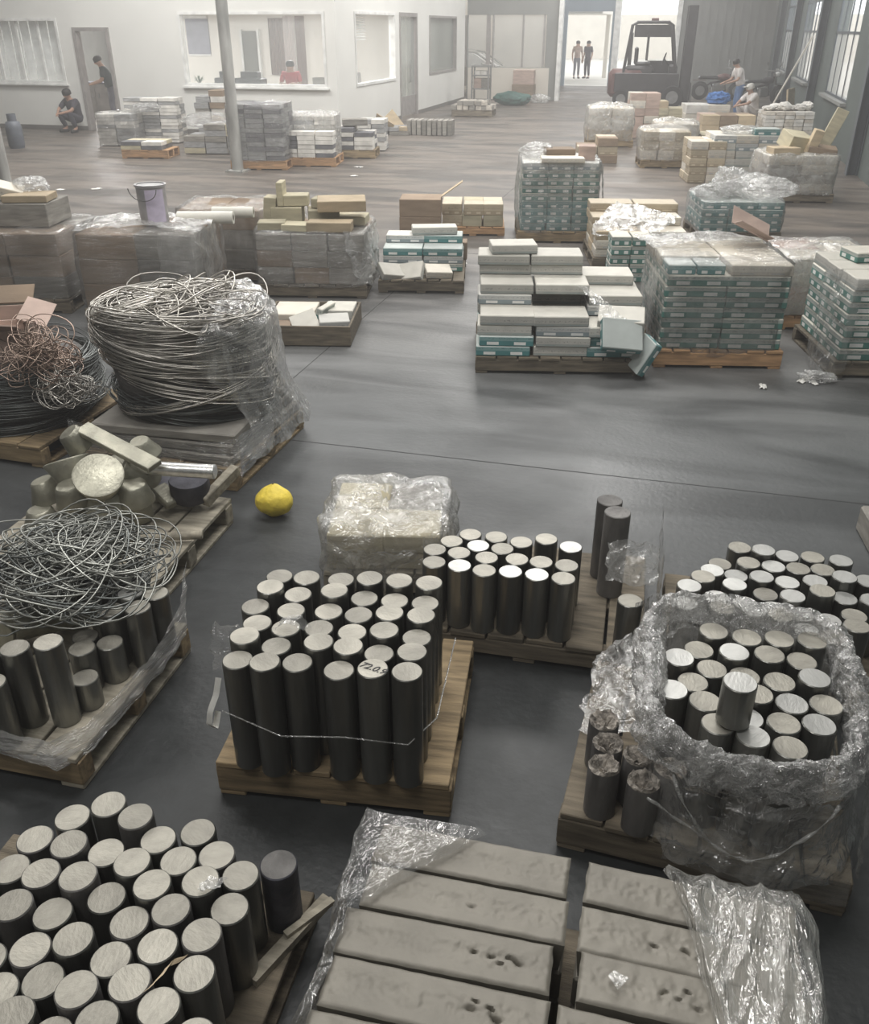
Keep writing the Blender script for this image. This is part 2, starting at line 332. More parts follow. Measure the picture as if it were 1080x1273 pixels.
# ------------------------------------------------------------------ mesh helpers
class MB:
    def __init__(s): s.v = []; s.f = []; s.m = []
    def add(s, vs, fs, mi=0):
        o = len(s.v); s.v += [tuple(p) for p in vs]; s.f += [tuple(i + o for i in f) for f in fs]; s.m += [mi] * len(fs); return s
    def box(s, c, d, rz=0.0, mi=0, rot=None, taper=1.0, bev=0.0):
        hx, hy, hz = d[0] / 2, d[1] / 2, d[2] / 2
        mtx = (rot.to_matrix() if rot else Euler((0, 0, rz)).to_matrix())
        if bev <= 0:
            pts = [(-hx, -hy, -hz), (hx, -hy, -hz), (hx, hy, -hz), (-hx, hy, -hz)] + [(q[0] * hx * taper, q[1] * hy * taper, hz) for q in ((-1, -1), (1, -1), (1, 1), (-1, 1))]
            fs = [(3, 2, 1, 0), (4, 5, 6, 7), (0, 1, 5, 4), (1, 2, 6, 5), (2, 3, 7, 6), (3, 0, 4, 7)]
        else:
            pts, fs = bevel_box(d, bev, taper)
        s.add([mtx @ Vector(p) + Vector(c) for p in pts], fs, mi); return s
    def lathe(s, prof, n=24, c=(0, 0, 0), rot=None, mi=0, tops=None, sx=1.0, sy=1.0, jit=None):
        mtx = rot.to_matrix() if rot else Matrix.Identity(3)
        vs = []; fs = []; idx = []; ms = []
        for (r, z) in prof:
            if r < 1e-6: idx.append([len(vs)]); vs.append((0, 0, z))
            else:
                row = []
                for k in range(n):
                    a = 2 * math.pi * k / n; rr = r * (1 + (jit(a, z) if jit else 0))
                    row.append(len(vs)); vs.append((rr * math.cos(a) * sx, rr * math.sin(a) * sy, z))
                idx.append(row)
        for i in range(len(idx) - 1):
            a, b = idx[i], idx[i + 1]
            m_ = tops if (tops is not None and i >= len(idx) - 2) else mi
            for k in range(n):
                k2 = (k + 1) % n
                if len(a) == 1 and len(b) == 1: continue
                if len(a) == 1: fs.append((a[0], b[k2], b[k])); ms.append(m_)
                elif len(b) == 1: fs.append((a[k], a[k2], b[0])); ms.append(m_)
                else: fs.append((a[k], a[k2], b[k2], b[k])); ms.append(m_)
        o = len(s.v); s.v += [tuple(mtx @ Vector(p) + Vector(c)) for p in vs]
        s.f += [tuple(i + o for i in f) for f in fs]; s.m += ms; return s
    def tube(s, pts, r, n=6, mi=0, closed=False, caps=True):
        P = [Vector(p) for p in pts]; m = len(P)
        if m < 2: return s
        o = len(s.v); up = Vector((0.13, 0.21, 1)).normalized(); prev = None
        for i, p in enumerate(P):
            if closed: t = P[(i + 1) % m] - P[i - 1]
            else: t = P[min(i + 1, m - 1)] - P[max(i - 1, 0)]
            if t.length < 1e-9: t = Vector((0, 0, 1))
            t.normalize()
            u = prev if prev is not None else (up if abs(t.dot(up)) < 0.95 else Vector((1, 0, 0)))
            u = u - t * u.dot(t)
            if u.length < 1e-6: u = Vector((1, 0, 0)) - t * t.x
            u.normalize(); prev = u; w = t.cross(u)
            rr = r(i) if callable(r) else r
            for k in range(n):
                a = 2 * math.pi * k / n
                s.v.append(tuple(p + (u * math.cos(a) + w * math.sin(a)) * rr))
        last = m if closed else m - 1
        for i in range(last):
            j = (i + 1) % m
            for k in range(n):
                k2 = (k + 1) % n
                s.f.append((o + i * n + k, o + i * n + k2, o + j * n + k2, o + j * n + k)); s.m.append(mi)
        if caps and not closed:
            s.f.append(tuple(o + k for k in reversed(range(n)))); s.m.append(mi)
            s.f.append(tuple(o + (m - 1) * n + k for k in range(n))); s.m.append(mi)
        return s
    def grid(s, fn, nu, nv, mi=0, closed_u=False):
        o = len(s.v)
        for j in range(nv + 1):
            for i in range(nu if closed_u else nu + 1): s.v.append(tuple(fn(i / nu, j / nv)))
        w = nu if closed_u else nu + 1
        for j in range(nv):
            for i in range(nu):
                i2 = (i + 1) % w if closed_u else i + 1
                s.f.append((o + j * w + i, o + j * w + i2, o + (j + 1) * w + i2, o + (j + 1) * w + i)); s.m.append(mi)
        return s
    def prism(s, poly, y0, y1, mi=0):
        """polygon in xz pushed along y"""
        n = len(poly); o = len(s.v)
        s.v += [(x, y0, z) for x, z in poly] + [(x, y1, z) for x, z in poly]
        s.f.append(tuple(o + k for k in range(n))); s.f.append(tuple(o + n + k for k in reversed(range(n)))); s.m += [mi, mi]
        for k in range(n):
            k2 = (k + 1) % n; s.f.append((o + k2, o + k, o + n + k, o + n + k2)); s.m.append(mi)
        return s
    def mesh(s, name, mats, smooth=0):
        me = bpy.data.meshes.new(name); me.from_pydata(s.v, [], s.f)
        for m_ in (mats if isinstance(mats, (list, tuple)) else [mats]): me.materials.append(m_)
        me.polygons.foreach_set('material_index', s.m)
        if smooth:
            me.polygons.foreach_set('use_smooth', [True] * len(s.f))
            if smooth < 180: me.set_sharp_from_angle(angle=R(smooth))
        me.update()
        return me
_bb = {}
def bevel_box(d, b, taper=1.0):
    key = (round(d[0], 4), round(d[1], 4), round(d[2], 4), b, taper)
    if key in _bb: return _bb[key]
    bm = bmesh.new(); bmesh.ops.create_cube(bm, size=1.0)
    for v in bm.verts:
        t = taper if v.co.z > 0 else 1.0
        v.co = Vector((v.co.x * d[0] * t, v.co.y * d[1] * t, v.co.z * d[2]))
    bmesh.ops.bevel(bm, geom=list(bm.edges), offset=b, segments=1, affect='EDGES', profile=0.5)
    bm.verts.ensure_lookup_table()
    out = ([tuple(v.co) for v in bm.verts], [tuple(v.index for v in f.verts) for f in bm.faces])
    bm.free(); _bb[key] = out
    return out
def link(name, me, parent=None, loc=(0, 0, 0), rot=(0, 0, 0), scale=None):
    o = bpy.data.objects.new(name, me); col.objects.link(o)
    o.location = loc; o.rotation_euler = rot
    if scale: o.scale = scale
    if parent: o.parent = parent
    return o
def tag(o, label, cat, group=None, kind=None):
    o['label'] = label; o['category'] = cat
    if group: o['group'] = group
    if kind: o['kind'] = kind
    return o
def thing(name, label, cat, loc=(0, 0, 0), rz=0.0, group=None):
    o = bpy.data.objects.new(name, None); col.objects.link(o); o.empty_display_size = 0.1
    o.location = loc; o.rotation_euler = (0, 0, rz)
    return tag(o, label, cat, group)
def build(name, mb, mats, parent=None, loc=(0, 0, 0), rot=(0, 0, 0), smooth=0):
    return link(name, mb.mesh(name, mats, smooth), parent, loc, rot)
def struct(name, mb, mats, parent=None, label=None, smooth=0):
    o = build(name, mb, mats, parent, smooth=smooth)
    if not parent: o['kind'] = 'structure'
    if label: o['label'] = label
    return o
def struct_empty(name, label=None):
    o = bpy.data.objects.new(name, None); col.objects.link(o); o['kind'] = 'structure'
    if label: o['label'] = label
    return o
def bx(d, bev=0.004, m=None, name='box'):
    key = (tuple(round(q, 4) for q in d), bev, m.name, name)
    if key not in _bxc:
        mb = MB(); mb.box((0, 0, d[2] / 2), d, bev=bev); _bxc[key] = mb.mesh(name, m)
    return _bxc[key]
_bxc = {}
def loc2(origin, rz, p):
    c, s = math.cos(rz), math.sin(rz)
    return Vector((origin[0] + p[0] * c - p[1] * s, origin[1] + p[0] * s + p[1] * c, (origin[2] if len(origin) > 2 else 0) + p[2]))
def WY(px, py, Y):
    r = px - 540; u = 636.5 - py; fh = FPX * cp + u * sp; dz = u * cp - FPX * sp
    dx, dy = r * cy_ - fh * sy_, r * sy_ + fh * cy_
    t = Y / dy
    return Vector((dx * t, Y, CAM_H + dz * t))

# ================================================================== the setting
HX0, HX1, HY0, HY1, HZ = -18.5, 3.0, -3.0, 44.0, 7.4
def panel_wall(mb, axis, at, th, a0, a1, z0, z1, holes, mi=0):
    """wall slab on plane axis=at with rectangular holes (a0, a1, z0, z1)"""
    xs = sorted({a0, a1} | {h[0] for h in holes} | {h[1] for h in holes}); xs = [x for x in xs if a0 <= x <= a1]
    zs = sorted({z0, z1} | {h[2] for h in holes} | {h[3] for h in holes}); zs = [z for z in zs if z0 <= z <= z1]
    for i in range(len(xs) - 1):
        for j in range(len(zs) - 1):
            xm, zm = (xs[i] + xs[i + 1]) / 2, (zs[j] + zs[j + 1]) / 2
            if any(h[0] < xm < h[1] and h[2] < zm < h[3] for h in holes): continue
            c = (xm, at, zm) if axis == 'y' else (at, xm, zm)
            d = (xs[i + 1] - xs[i], th, zs[j + 1] - zs[j]) if axis == 'y' else (th, xs[i + 1] - xs[i], zs[j + 1] - zs[j])
            mb.box(c, d, mi=mi)
    return mb

# floor with sawn joints
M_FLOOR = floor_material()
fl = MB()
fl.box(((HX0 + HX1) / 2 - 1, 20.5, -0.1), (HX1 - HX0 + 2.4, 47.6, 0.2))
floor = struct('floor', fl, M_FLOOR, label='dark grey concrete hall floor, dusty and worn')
M_JOINT = mat('joint_filler', (0.035, 0.036, 0.037), 0.8, rv=0)
for (ax, v, a, b) in [('y', 4.75, HX0, HX1), ('y', 10.2, HX0, HX1), ('x', -2.62, HY0, 20)]:
    j = MB()
    if ax == 'y': j.box(((a + b) / 2, v, 0.0006), (b - a, 0.007, 0.0012))
    else: j.box((v, (a + b) / 2, 0.0006), (0.007, b - a, 0.0012))
    build('floor_joint', j, M_JOINT, floor)
yd = MB(); yd.box((-4, 68, -0.15), (60, 48, 0.2))
struct('ground_yard', yd, M_OUT, label='pale paved yard outside the hall doors')

# roof and hall walls
rf = MB(); rf.box(((HX0 + HX1) / 2, 20.5, HZ + 0.1), (HX1 - HX0 + 0.6, 47.6, 0.2))
struct('ceiling', rf, M_ROOF, label='grey sheet metal hall roof')
w = MB(); w.box(((HX0 + HX1) / 2, HY0 - 0.1, HZ / 2), (HX1 - HX0 + 0.6, 0.2, HZ)); struct('wall_front', w, M_CLAD)
w = MB(); w.box((HX0 - 0.1, 20.5, HZ / 2), (0.2, 47, HZ)); struct('wall_left', w, M_CLAD)

# right wall with tall windows between columns
WIN = [(20.9, 24.4), (28.4, 31.9), (35.0, 38.3)]
w = MB(); panel_wall(w, 'x', HX1 + 0.12, 0.24, HY0, HY1, 0, HZ, [(a, b, 0.97, 4.6) for a, b in WIN])
wr = struct('wall_right', w, M_RWALL, label='green grey painted wall with tall windows')
for i, (a, b) in enumerate(WIN):
    we = struct_empty('window_%d' % (i + 1), 'tall hall window with vertical bars, bright with daylight')
    f = MB()
    for z in (0.99, 2.2, 2.93, 4.58): f.box((HX1 + 0.03, (a + b) / 2, z), (0.05, b - a, 0.05))
    for y in (a + 0.03, b - 0.03): f.box((HX1 + 0.03, y, 2.78), (0.05, 0.06, 3.6))
    build('window_frame', f, M_RCOL, we)
    n = 4
    for k in range(1, n):
        s = MB(); s.box((HX1 + 0.03, a + (b - a) * k / n, 2.78), (0.03, 0.04, 3.6)); build('mullion', s, M_RCOL, we)
    for k in range(n):
        y0, y1 = a + (b - a) * k / n, a + (b - a) * (k + 1) / n
        for (z0, z1, mt) in ((1.0, 2.18, M_GLASSD), (2.22, 2.91, M_GLASS), (2.95, 4.56, M_GLASS)):
            s = MB(); s.box((HX1 + 0.03, (y0 + y1) / 2, (z0 + z1) / 2), (0.008, y1 - y0 - 0.04, z1 - z0)); build('pane', s, mt, we)
    sl = MB(); sl.box((HX1 - 0.04, (a + b) / 2, 0.94), (0.16, b - a + 0.2, 0.06)); build('window_sill', sl, M_CLAD, we)
for y in (12.0, 18.0, 26.4, 33.4, 39.6):
    s = MB()
    for dx in (-0.0, -0.16): s.box((HX1 - 0.02 + dx, y, HZ / 2), (0.02, 0.24, HZ))
    s.box((HX1 - 0.10, y, HZ / 2), (0.14, 0.02, HZ))
    struct('column_steel', s, M_RCOL, label='steel column standing against the window wall')

# back wall: blue grey partition with doorway, big open gateway, ribbed sheet wall
DZ = (WY(706, 14, 44).x, WY(762, 14, 44).x, 0, 2.9)
GX0, GX1 = WY(775, 0, 44).x, WY(844, 0, 44).x
w = MB(); panel_wall(w, 'y', HY1 + 0.1, 0.2, -8.0, GX0 - 0.3, 0, HZ, [DZ]); struct('wall_back', w, M_CLADB, label='blue grey end wall with an open doorway')
w = MB(); w.box((GX0 - 0.17, HY1 + 0.05, HZ / 2), (0.26, 0.34, HZ)); w.box((GX1 + 0.1, HY1 + 0.05, HZ / 2), (0.2, 0.34, HZ)); w.box(((GX0 + GX1) / 2, HY1 + 0.1, 6.3), (GX1 - GX0, 0.3, 2.2))
struct('trim_1', w, M_FRAME, label='pale frame of the open gateway')
w = MB(); w.box(((GX1 + HX1) / 2 + 0.1, HY1 + 0.1, HZ / 2), (HX1 - GX1, 0.2, HZ))
wb = struct('wall_end', w, M_CLAD, label='grey ribbed sheet end wall')
k = GX1 + 0.3
while k < HX1 - 0.1:
    s = MB(); s.box((k, HY1 - 0.015, HZ / 2), (0.06, 0.03, HZ)); build('rib', s, M_CLAD, wb); k += 0.33
w = MB(); w.box((-13.3, HY1 + 0.1, HZ / 2), (10.6, 0.2, HZ)); struct('wall_back_corner', w, M_CLAD)

cn = MB(); cn.box((-6.6, 49.5, 3.0), (4.6, 7.0, 0.3)); cn.box((-8.6, 52.6, 1.4), (0.2, 0.2, 2.9)); cn.box((-4.6, 52.6, 1.4), (0.2, 0.2, 2.9))
struct('trim_3', cn, M_PANEL, label='flat canopy outside the far doorway')
cn = MB(); cn.box((-4, 84, 1.6), (60, 0.4, 3.2)); struct('wall_yard', cn, M_PANEL, label='pale yard wall far outside the doors')
# ---------------------------------------------------------------- the white office block inside the hall
OX, OY0, OY1, OH = -7.95, 21.4, 34.4, 3.5
D1 = (-14.7, -13.72, 0, 2.3); W1 = (-17.6, -15.12, 1.06, 2.5); W2 = (-11.85, -8.2, 1.06, 2.62)
w = MB(); panel_wall(w, 'y', OY0 + 0.07, 0.14, HX0, OX, 0, OH, [D1, W1, W2])
of = struct('wall_office_front', w, M_WALL, label='white front wall of the office block')
W3 = (22.7, 26.0, 1.02, 2.64); D2 = (26.4, 28.2, 0, 2.66); W4 = (29.55, 33.1, 1.0, 2.62)
w = MB(); panel_wall(w, 'x', OX - 0.07, 0.14, OY0 + 0.14, OY1, 0, OH, [W3, D2, W4])
struct('wall_office_side', w, M_WALL, label='white side wall of the office block')
w = MB(); w.box((-13.2, 28.65, OH / 2), (10.3, 0.1, OH)); w.box((-13.2, OY1 - 0.07, OH / 2), (10.4, 0.14, OH))
struct('wall_office_inner', w, M_WALLIN)
w = MB(); w.box((-13.2, 27.9, OH - 0.35), (10.4, 12.9, 0.1)); struct('ceiling_office', w, M_WALLIN)
sk = MB()
for a, b in ((HX0, D1[0]), (D1[1], OX)): sk.box(((a + b) / 2, OY0 - 0.012, 0.05), (b - a, 0.024, 0.10))
struct('baseboard_front', sk, M_SKIRT)
sk = MB()
for a, b in ((OY0, D2[0]), (D2[1], OY1)): sk.box((OX + 0.012, (a + b) / 2, 0.05), (0.024, b - a, 0.10))
struct('baseboard_side', sk, M_SKIRT)
def window_y(n, hole, y, cols, mt, fm, label):
    e = struct_empty(n, label); a, b, z0, z1 = hole
    f = MB()
    for x in (a + 0.03, b - 0.03): f.box((x, y, (z0 + z1) / 2), (0.06, 0.18, z1 - z0))
    for z in (z0 + 0.03, z1 - 0.03): f.box(((a + b) / 2, y, z), (b - a - 0.12, 0.18, 0.06))
    build('window_frame', f, fm, e)
    for k in range(1, cols):
        s = MB(); s.box((a + (b - a) * k / cols, y + 0.03, (z0 + z1) / 2), (0.045, 0.05, z1 - z0 - 0.12)); build('mullion', s, fm, e)
    for k in range(cols):
        x0, x1 = a + (b - a) * k / cols, a + (b - a) * (k + 1) / cols
        s = MB(); s.box(((x0 + x1) / 2, y + 0.03, (z0 + z1) / 2), (x1 - x0 - 0.05, 0.006, z1 - z0 - 0.12)); build('pane', s, mt, e)
    s = MB(); s.box(((a + b) / 2, y - 0.10, z0 - 0.02), (b - a + 0.1, 0.1, 0.04)); build('window_sill', s, fm, e)
def window_x(n, hole, x, cols, mt, fm, label):
    e = struct_empty(n, label); a, b, z0, z1 = hole
    f = MB()
    for y in (a + 0.03, b - 0.03): f.box((x, y, (z0 + z1) / 2), (0.18, 0.06, z1 - z0))
    for z in (z0 + 0.03, z1 - 0.03): f.box((x, (a + b) / 2, z), (0.18, b - a - 0.12, 0.06))
    build('window_frame', f, fm, e)
    for k in range(1, cols):
        s = MB(); s.box((x - 0.03, a + (b - a) * k / cols, (z0 + z1) / 2), (0.05, 0.05, z1 - z0 - 0.12)); build('mullion', s, fm, e)
    for k in range(cols):
        y0, y1 = a + (b - a) * k / cols, a + (b - a) * (k + 1) / cols
        s = MB(); s.box((x - 0.03, (y0 + y1) / 2, (z0 + z1) / 2), (0.006, y1 - y0 - 0.05, z1 - z0 - 0.12)); build('pane', s, mt, e)
window_y('window_4', W1, OY0 + 0.07, 4, M_GLASS, M_FRAME, 'office window at the far edge, hung with pale vertical blinds')
window_y('window_5', W2, OY0 + 0.07, 1, M_GLASS, M_FRAME, 'long office window showing desks, curtains and a seated worker')
window_x('window_6', W3, OX - 0.07, 1, M_GLASS, M_FRAME, 'side office window beside the office corner')
window_x('window_7', W4, OX - 0.07, 1, M_GLASSG, M_FRAMED, 'dark grey framed side window at the far end of the office')
# doors
d = struct_empty('door_1', 'open office doorway with dark purple grey frame')
f = MB()
for x in (D1[0] + 0.04, D1[1] - 0.04): f.box((x, OY0 + 0.05, 1.15), (0.08, 0.22, 2.3))
f.box(((D1[0] + D1[1]) / 2, OY0 + 0.05, 2.26), (0.82, 0.22, 0.08)); build('door_frame', f, M_FRAMED, d)
f = MB(); f.box((D1[1] + 0.03, OY0 + 0.60, 1.12), (0.05, 0.86, 2.2)); lf = build('door_leaf', f, M_FRAMED, d)
f = MB(); f.box((D1[1] - 0.02, OY0 + 0.95, 1.05), (0.05, 0.12, 0.03)); build('handle', f, M_STEEL, lf)
d = struct_empty('door_2', 'tall glazed side door of the office with grey green glass')
f = MB()
for y in (D2[0] + 0.05, D2[1] - 0.05): f.box((OX - 0.07, y, 1.33), (0.18, 0.1, 2.66))
f.box((OX - 0.07, (D2[0] + D2[1]) / 2, 2.61), (0.18, 1.6, 0.1)); f.box((OX - 0.07, (D2[0] + D2[1]) / 2, 0.3), (0.06, 1.6, 0.5)); build('door_frame', f, M_FRAMED, d)
for k in range(2):
    f = MB(); f.box((OX - 0.07, D2[0] + 0.5 + 0.8 * k, 1.55), (0.02, 0.72, 2.0)); build('pane', f, M_GLASSG, d)
f = MB(); f.tube([(OX + 0.02, D2[0] + 0.88, 0.9), (OX + 0.05, D2[0] + 0.88, 0.95), (OX + 0.05, D2[0] + 0.88, 1.45), (OX + 0.02, D2[0] + 0.88, 1.5)], 0.015); build('handle', f, M_STEEL, d)
# office lamps (light of the rooms)
for (x, y, p) in ((-16.2, 25.2, 260), (-10.4, 24.8, 240), (-10.4, 31.5, 60)):
    area_light('office_lamp', (x, y, 3.05), 1.8, 0.6, p)
# inside the office
def curtain(px0, px1, Y, z0, z1, m, label):
    x0, x1 = WY(px0, 60, Y).x, WY(px1, 60, Y).x
    mb = MB(); n = 24
    mb.grid(lambda u, v: (x0 + (x1 - x0) * u, Y + 0.04 * math.sin(u * n * 1.3) + 0.02, z0 + (z1 - z0) * v), n * 2, 6)
    mb.grid(lambda u, v: (x0 + (x1 - x0) * u, Y + 0.05 + 0.04 * math.sin(u * n * 1.3) + 0.02, z0 + (z1 - z0) * v), n * 2, 6)
    return tag(build('curtain', mb, m, smooth=60), label, 'curtain')
YB = 28.52
curtain(335, 353, YB, 1.0, 2.55, M_CURT, 'brown curtain on the office back wall, the one nearer the dark inner door')
curtain(368, 379, YB, 0.7, 2.6, M_CURT, 'narrow dark curtain behind the seated worker in red')
curtain(353, 366, YB, 0.9, 2.6, M_CURTP, 'pale pink curtain between the two brown ones in the office')
x0, x1 = WY(302, 60, 28.55).x, WY(321, 60, 28.55).x
d = struct_empty('door_3', 'dark inner door on the office back wall')
f = MB(); f.box(((x0 + x1) / 2, 28.57, 1.1), (x1 - x0, 0.06, 2.2)); build('door_leaf', f, mat('dark_green_door', (0.10, 0.10, 0.08), 0.6, rv=0), d)
f = MB(); f.box((x0 - 0.03, 28.55, 1.12), (0.07, 0.1, 2.26)); f.box((x1 + 0.03, 28.55, 1.12), (0.07, 0.1, 2.26)); build('door_frame', f, M_FRAME, d)
x0, x1 = WY(230, 40, 28.5).x, WY(258, 40, 28.5).x
t = thing('roller_blind', 'grey roller blind pulled halfway down inside the long office window', 'blind', ((x0 + x1) / 2, 28.55, 1.5))
f = MB(); f.box((0, 0.03, 0.55), (x1 - x0, 0.01, 1.0)); build('blind_cloth', f, M_BLIND, t)
f = MB(); f.tube([(-(x1 - x0) / 2, 0, 1.08), ((x1 - x0) / 2, 0, 1.08)], 0.05, 10); build('roller', f, M_FRAME, t)
f = MB(); f.box((0, 0.03, 0.03), (x1 - x0, 0.03, 0.05)); build('bottom_bar', f, M_FRAME, t)
def desk(x, y, L, lab):
    t = thing('office_desk', lab, 'desk', (x, y, 0))
    f = MB(); f.box((0, 0, 0.93), (L, 0.7, 0.04)); build('desk_top', f, M_PANEL, t)
    for s in (-1, 1):
        f = MB(); f.box((s * (L / 2 - 0.04), 0, 0.455), (0.04, 0.66, 0.91)); build('side_panel', f, M_PANEL, t)
    f = MB(); f.box((0, 0.3, 0.5), (L - 0.12, 0.03, 0.8)); build('back_panel', f, M_PANEL, t)
desk(-10.4, 22.25, 4.2, 'long pale counter desk just inside the long office window')
def printer(x, y, z, w_, lab):
    t = thing('office_printer', lab, 'printer', (x, y, z))
    f = MB(); f.box((0, 0, 0.13), (w_, 0.4, 0.26), bev=0.02); build('body', f, M_BLACK, t)
    f = MB(); f.box((0, 0.08, 0.33), (w_ * 0.6, 0.22, 0.14), bev=0.01); build('scanner_lid', f, M_BLACK, t)
    f = MB(); f.box((0, -0.24, 0.08), (w_ * 0.7, 0.1, 0.02)); build('paper_tray', f, M_PAPER, t)
xx = WY(310, 95, 22.2).x
printer(xx, 22.2, 0.95, 0.75, 'wide black printer on the counter inside the long office window')
xx = WY(277, 95, 22.2).x
printer(xx, 22.25, 0.95, 0.35, 'small dark printer partly hidden behind the steel post')
# small pot plant on the sill
def pot_plant(x, y, z, lab, s=1.0):
    t = thing('potted_plant', lab, 'plant', (x, y, z))
    f = MB(); f.lathe([(0, 0), (0.06 * s, 0), (0.08 * s, 0.12 * s), (0.07 * s, 0.12 * s), (0.0, 0.10 * s)], 14); build('pot', f, M_DARKM, t, smooth=40)
    r_ = random.Random(3); gm = MATS.get('leaf') or mat('leaf', (0.06, 0.10, 0.05), 0.7)
    for k in range(14):
        a = r_.uniform(0, 6.28); l = r_.uniform(0.08, 0.2) * s; up = r_.uniform(0.06, 0.22) * s
        f = MB(); b = Vector((0, 0, 0.11 * s)); e = Vector((math.cos(a) * l, math.sin(a) * l, 0.11 * s + up)); mid = (b + e) / 2 + Vector((0, 0, 0.04 * s))
        sd = Vector((-math.sin(a), math.cos(a), 0)) * 0.022 * s
        f.add([b, mid - sd, mid + sd + Vector((0, 0, .006)), e, mid - Vector((0, 0, .006))], [(0, 1, 4), (1, 3, 4), (0, 4, 2), (4, 3, 2), (0, 2, 1), (1, 2, 3)]); build('leaf', f, gm, t)
pot_plant(WY(248, 104, 22.2).x, 22.2, 0.95, 'small dark pot plant at the window end by the grey blind')
pot_plant(WX_ := -9.0, 24.3, 0.95, 'dark pot plant seen through the side office window', 1.6)
t = thing('side_counter', 'white cabinet seen through the side office window', 'cabinet', (-9.3, 24.2, 0))
f = MB(); f.box((0, 0, 0.45), (0.7, 1.6, 0.9), bev=0.01); build('body', f, M_FRAME, t)
f = MB(); f.box((0, 0, 0.925), (0.75, 1.65, 0.05), bev=0.01); build('top', f, M_PANEL, t)
for k in range(3):
    f = MB(); f.box((0.36, -0.53 + 0.53 * k, 0.45), (0.02, 0.5, 0.8)); dd = build('door', f, M_FRAME, t)
    f = MB(); f.box((0.38, -0.35 + 0.53 * k, 0.6), (0.02, 0.03, 0.14)); build('handle', f, M_STEEL, dd)
# roller shutter blind in side window
t = thing('slatted_blind', 'white slatted blind half lowered in the side office window', 'blind', (OX - 0.32, 23.6, 2.0))
for k in range(9):
    f = MB(); f.box((0, 0, 0.03 + k * 0.065), (0.05, 1.7, 0.012), rot=Euler((0, 0.5, 0))); build('slat', f, M_FRAME, t)
f = MB(); f.box((0, 0, 0.62), (0.06, 1.72, 0.05)); build('head_rail', f, M_FRAME, t)
# office chair by the side window
def office_chair(x, y, rz, lab):
    t = thing('office_chair', lab, 'chair', (x, y, 0), rz)
    f = MB(); f.box((0, 0, 0.48), (0.48, 0.46, 0.07), bev=0.02); build('seat', f, M_BLACK, t)
    f = MB(); f.grid(lambda u, v: (-0.23 + 0.46 * u, 0.22 + 0.06 * math.cos((u - .5) * 3) + 0.05 * v, 0.55 + 0.65 * v), 8, 6); f.grid(lambda u, v: (-0.23 + 0.46 * u, 0.26 + 0.06 * math.cos((u - .5) * 3) + 0.05 * v, 0.55 + 0.65 * v), 8, 6)
    build('backrest', f, M_FRAMED, t, smooth=60)
    f = MB(); f.tube([(0, 0, 0.1), (0, 0, 0.45)], 0.03, 8); build('gas_lift', f, M_STEEL, t)
    for k in range(5):
        a = k * 2 * math.pi / 5; f = MB(); f.tube([(0, 0, 0.1), (0.28 * math.cos(a), 0.28 * math.sin(a), 0.05)], 0.02, 6)
        f.lathe([(0, -0.025), (0.03, -0.02), (0.03, 0.02), (0, 0.025)], 8, (0.28 * math.cos(a), 0.28 * math.sin(a), 0.031), Euler((math.pi / 2, 0, a))); build('leg', f, M_BLACK, t)
    for s in (-1, 1):
        f = MB(); f.tube([(s * 0.25, 0.1, 0.5), (s * 0.28, 0.1, 0.68), (s * 0.28, -0.14, 0.7)], 0.018, 6); build('armrest', f, M_BLACK, t)
office_chair(WY(400, 95, 22.9).x, 22.9, 0.4, 'grey mesh office chair at the window end beside the red worker')
office_chair(-8.75, 25.75, 1.4, 'grey office chair seen through the side office window')
# dark cupboard and pale things seen through the open doorway and edge window
t = thing('low_cupboard', 'low dark cupboard seen through the open office doorway', 'cupboard', (WY(128, 130, 24.6).x, 24.6, 0))
f = MB(); f.box((0, 0, 0.45), (1.7, 0.5, 0.9), bev=0.01); build('body', f, M_FRAMED, t)
f = MB(); f.box((0, 0, 0.92), (1.75, 0.54, 0.04), bev=0.01); build('top', f, M_DARKM, t)
for k in (-1, 1):
    f = MB(); f.box((k * 0.42, -0.26, 0.45), (0.8, 0.02, 0.8)); dd = build('door', f, M_FRAMED, t)
    f = MB(); f.box((k * 0.1, -0.28, 0.6), (0.03, 0.02, 0.14)); build('handle', f, M_STEEL, dd)
t = thing('vertical_blind', 'pale vertical slat blinds hung inside the edge office window', 'blind', (-16.3, OY0 + 0.35, 1.1))
for k in range(9):
    f = MB(); f.box((-1.1 + 0.27 * k, 0, 0.7), (0.2, 0.012, 1.36), rz=0.35); build('slat', f, M_FRAME, t)
f = MB(); f.box((0, 0, 1.42), (2.5, 0.06, 0.05)); build('head_rail', f, M_FRAMED, t)

# ---------------------------------------------------------------- glazed partition beyond the office
PY = 34.8; PX0, PX1 = -7.95, -4.72
w = MB(); panel_wall(w, 'y', PY, 0.12, PX0, PX1, 0, HZ, [(PX0 + 0.02, PX1 - 0.42, 1.06, 2.68)]); wp = struct('wall_partition', w, [M_CLAD], label='grey partition wall with a row of large panes')
s = MB(); s.box(((PX0 + PX1) / 2 - 0.1, PY - 0.075, 0.53), (PX1 - PX0 - 0.3, 0.03, 1.02)); build('lower_panel', s, M_PANEL, wp)
s = MB(); s.box((PX1 + 0.08, PY - 0.05, HZ / 2), (0.14, 0.3, HZ)); struct('trim_2', s, M_FRAME, label='white corner post of the partition')
pn = struct_empty('window_8', 'row of large partition panes with a silver car behind')
edges = [WY(px, 50, PY).x for px in (579, 607, 613, 650, 676)]
for k in range(len(edges) - 1):
    if k == 1: continue
    s = MB(); s.box(((edges[k] + edges[k + 1]) / 2, PY, 1.87), (edges[k + 1] - edges[k] - 0.06, 0.008, 1.6)); build('pane', s, M_GLASS, pn)
for k, e in enumerate(edges):
    s = MB(); s.box((e, PY, 1.87), (0.06 if k != 1 else 0.14, 0.09, 1.62)); build('mullion', s, M_FRAMED, pn)
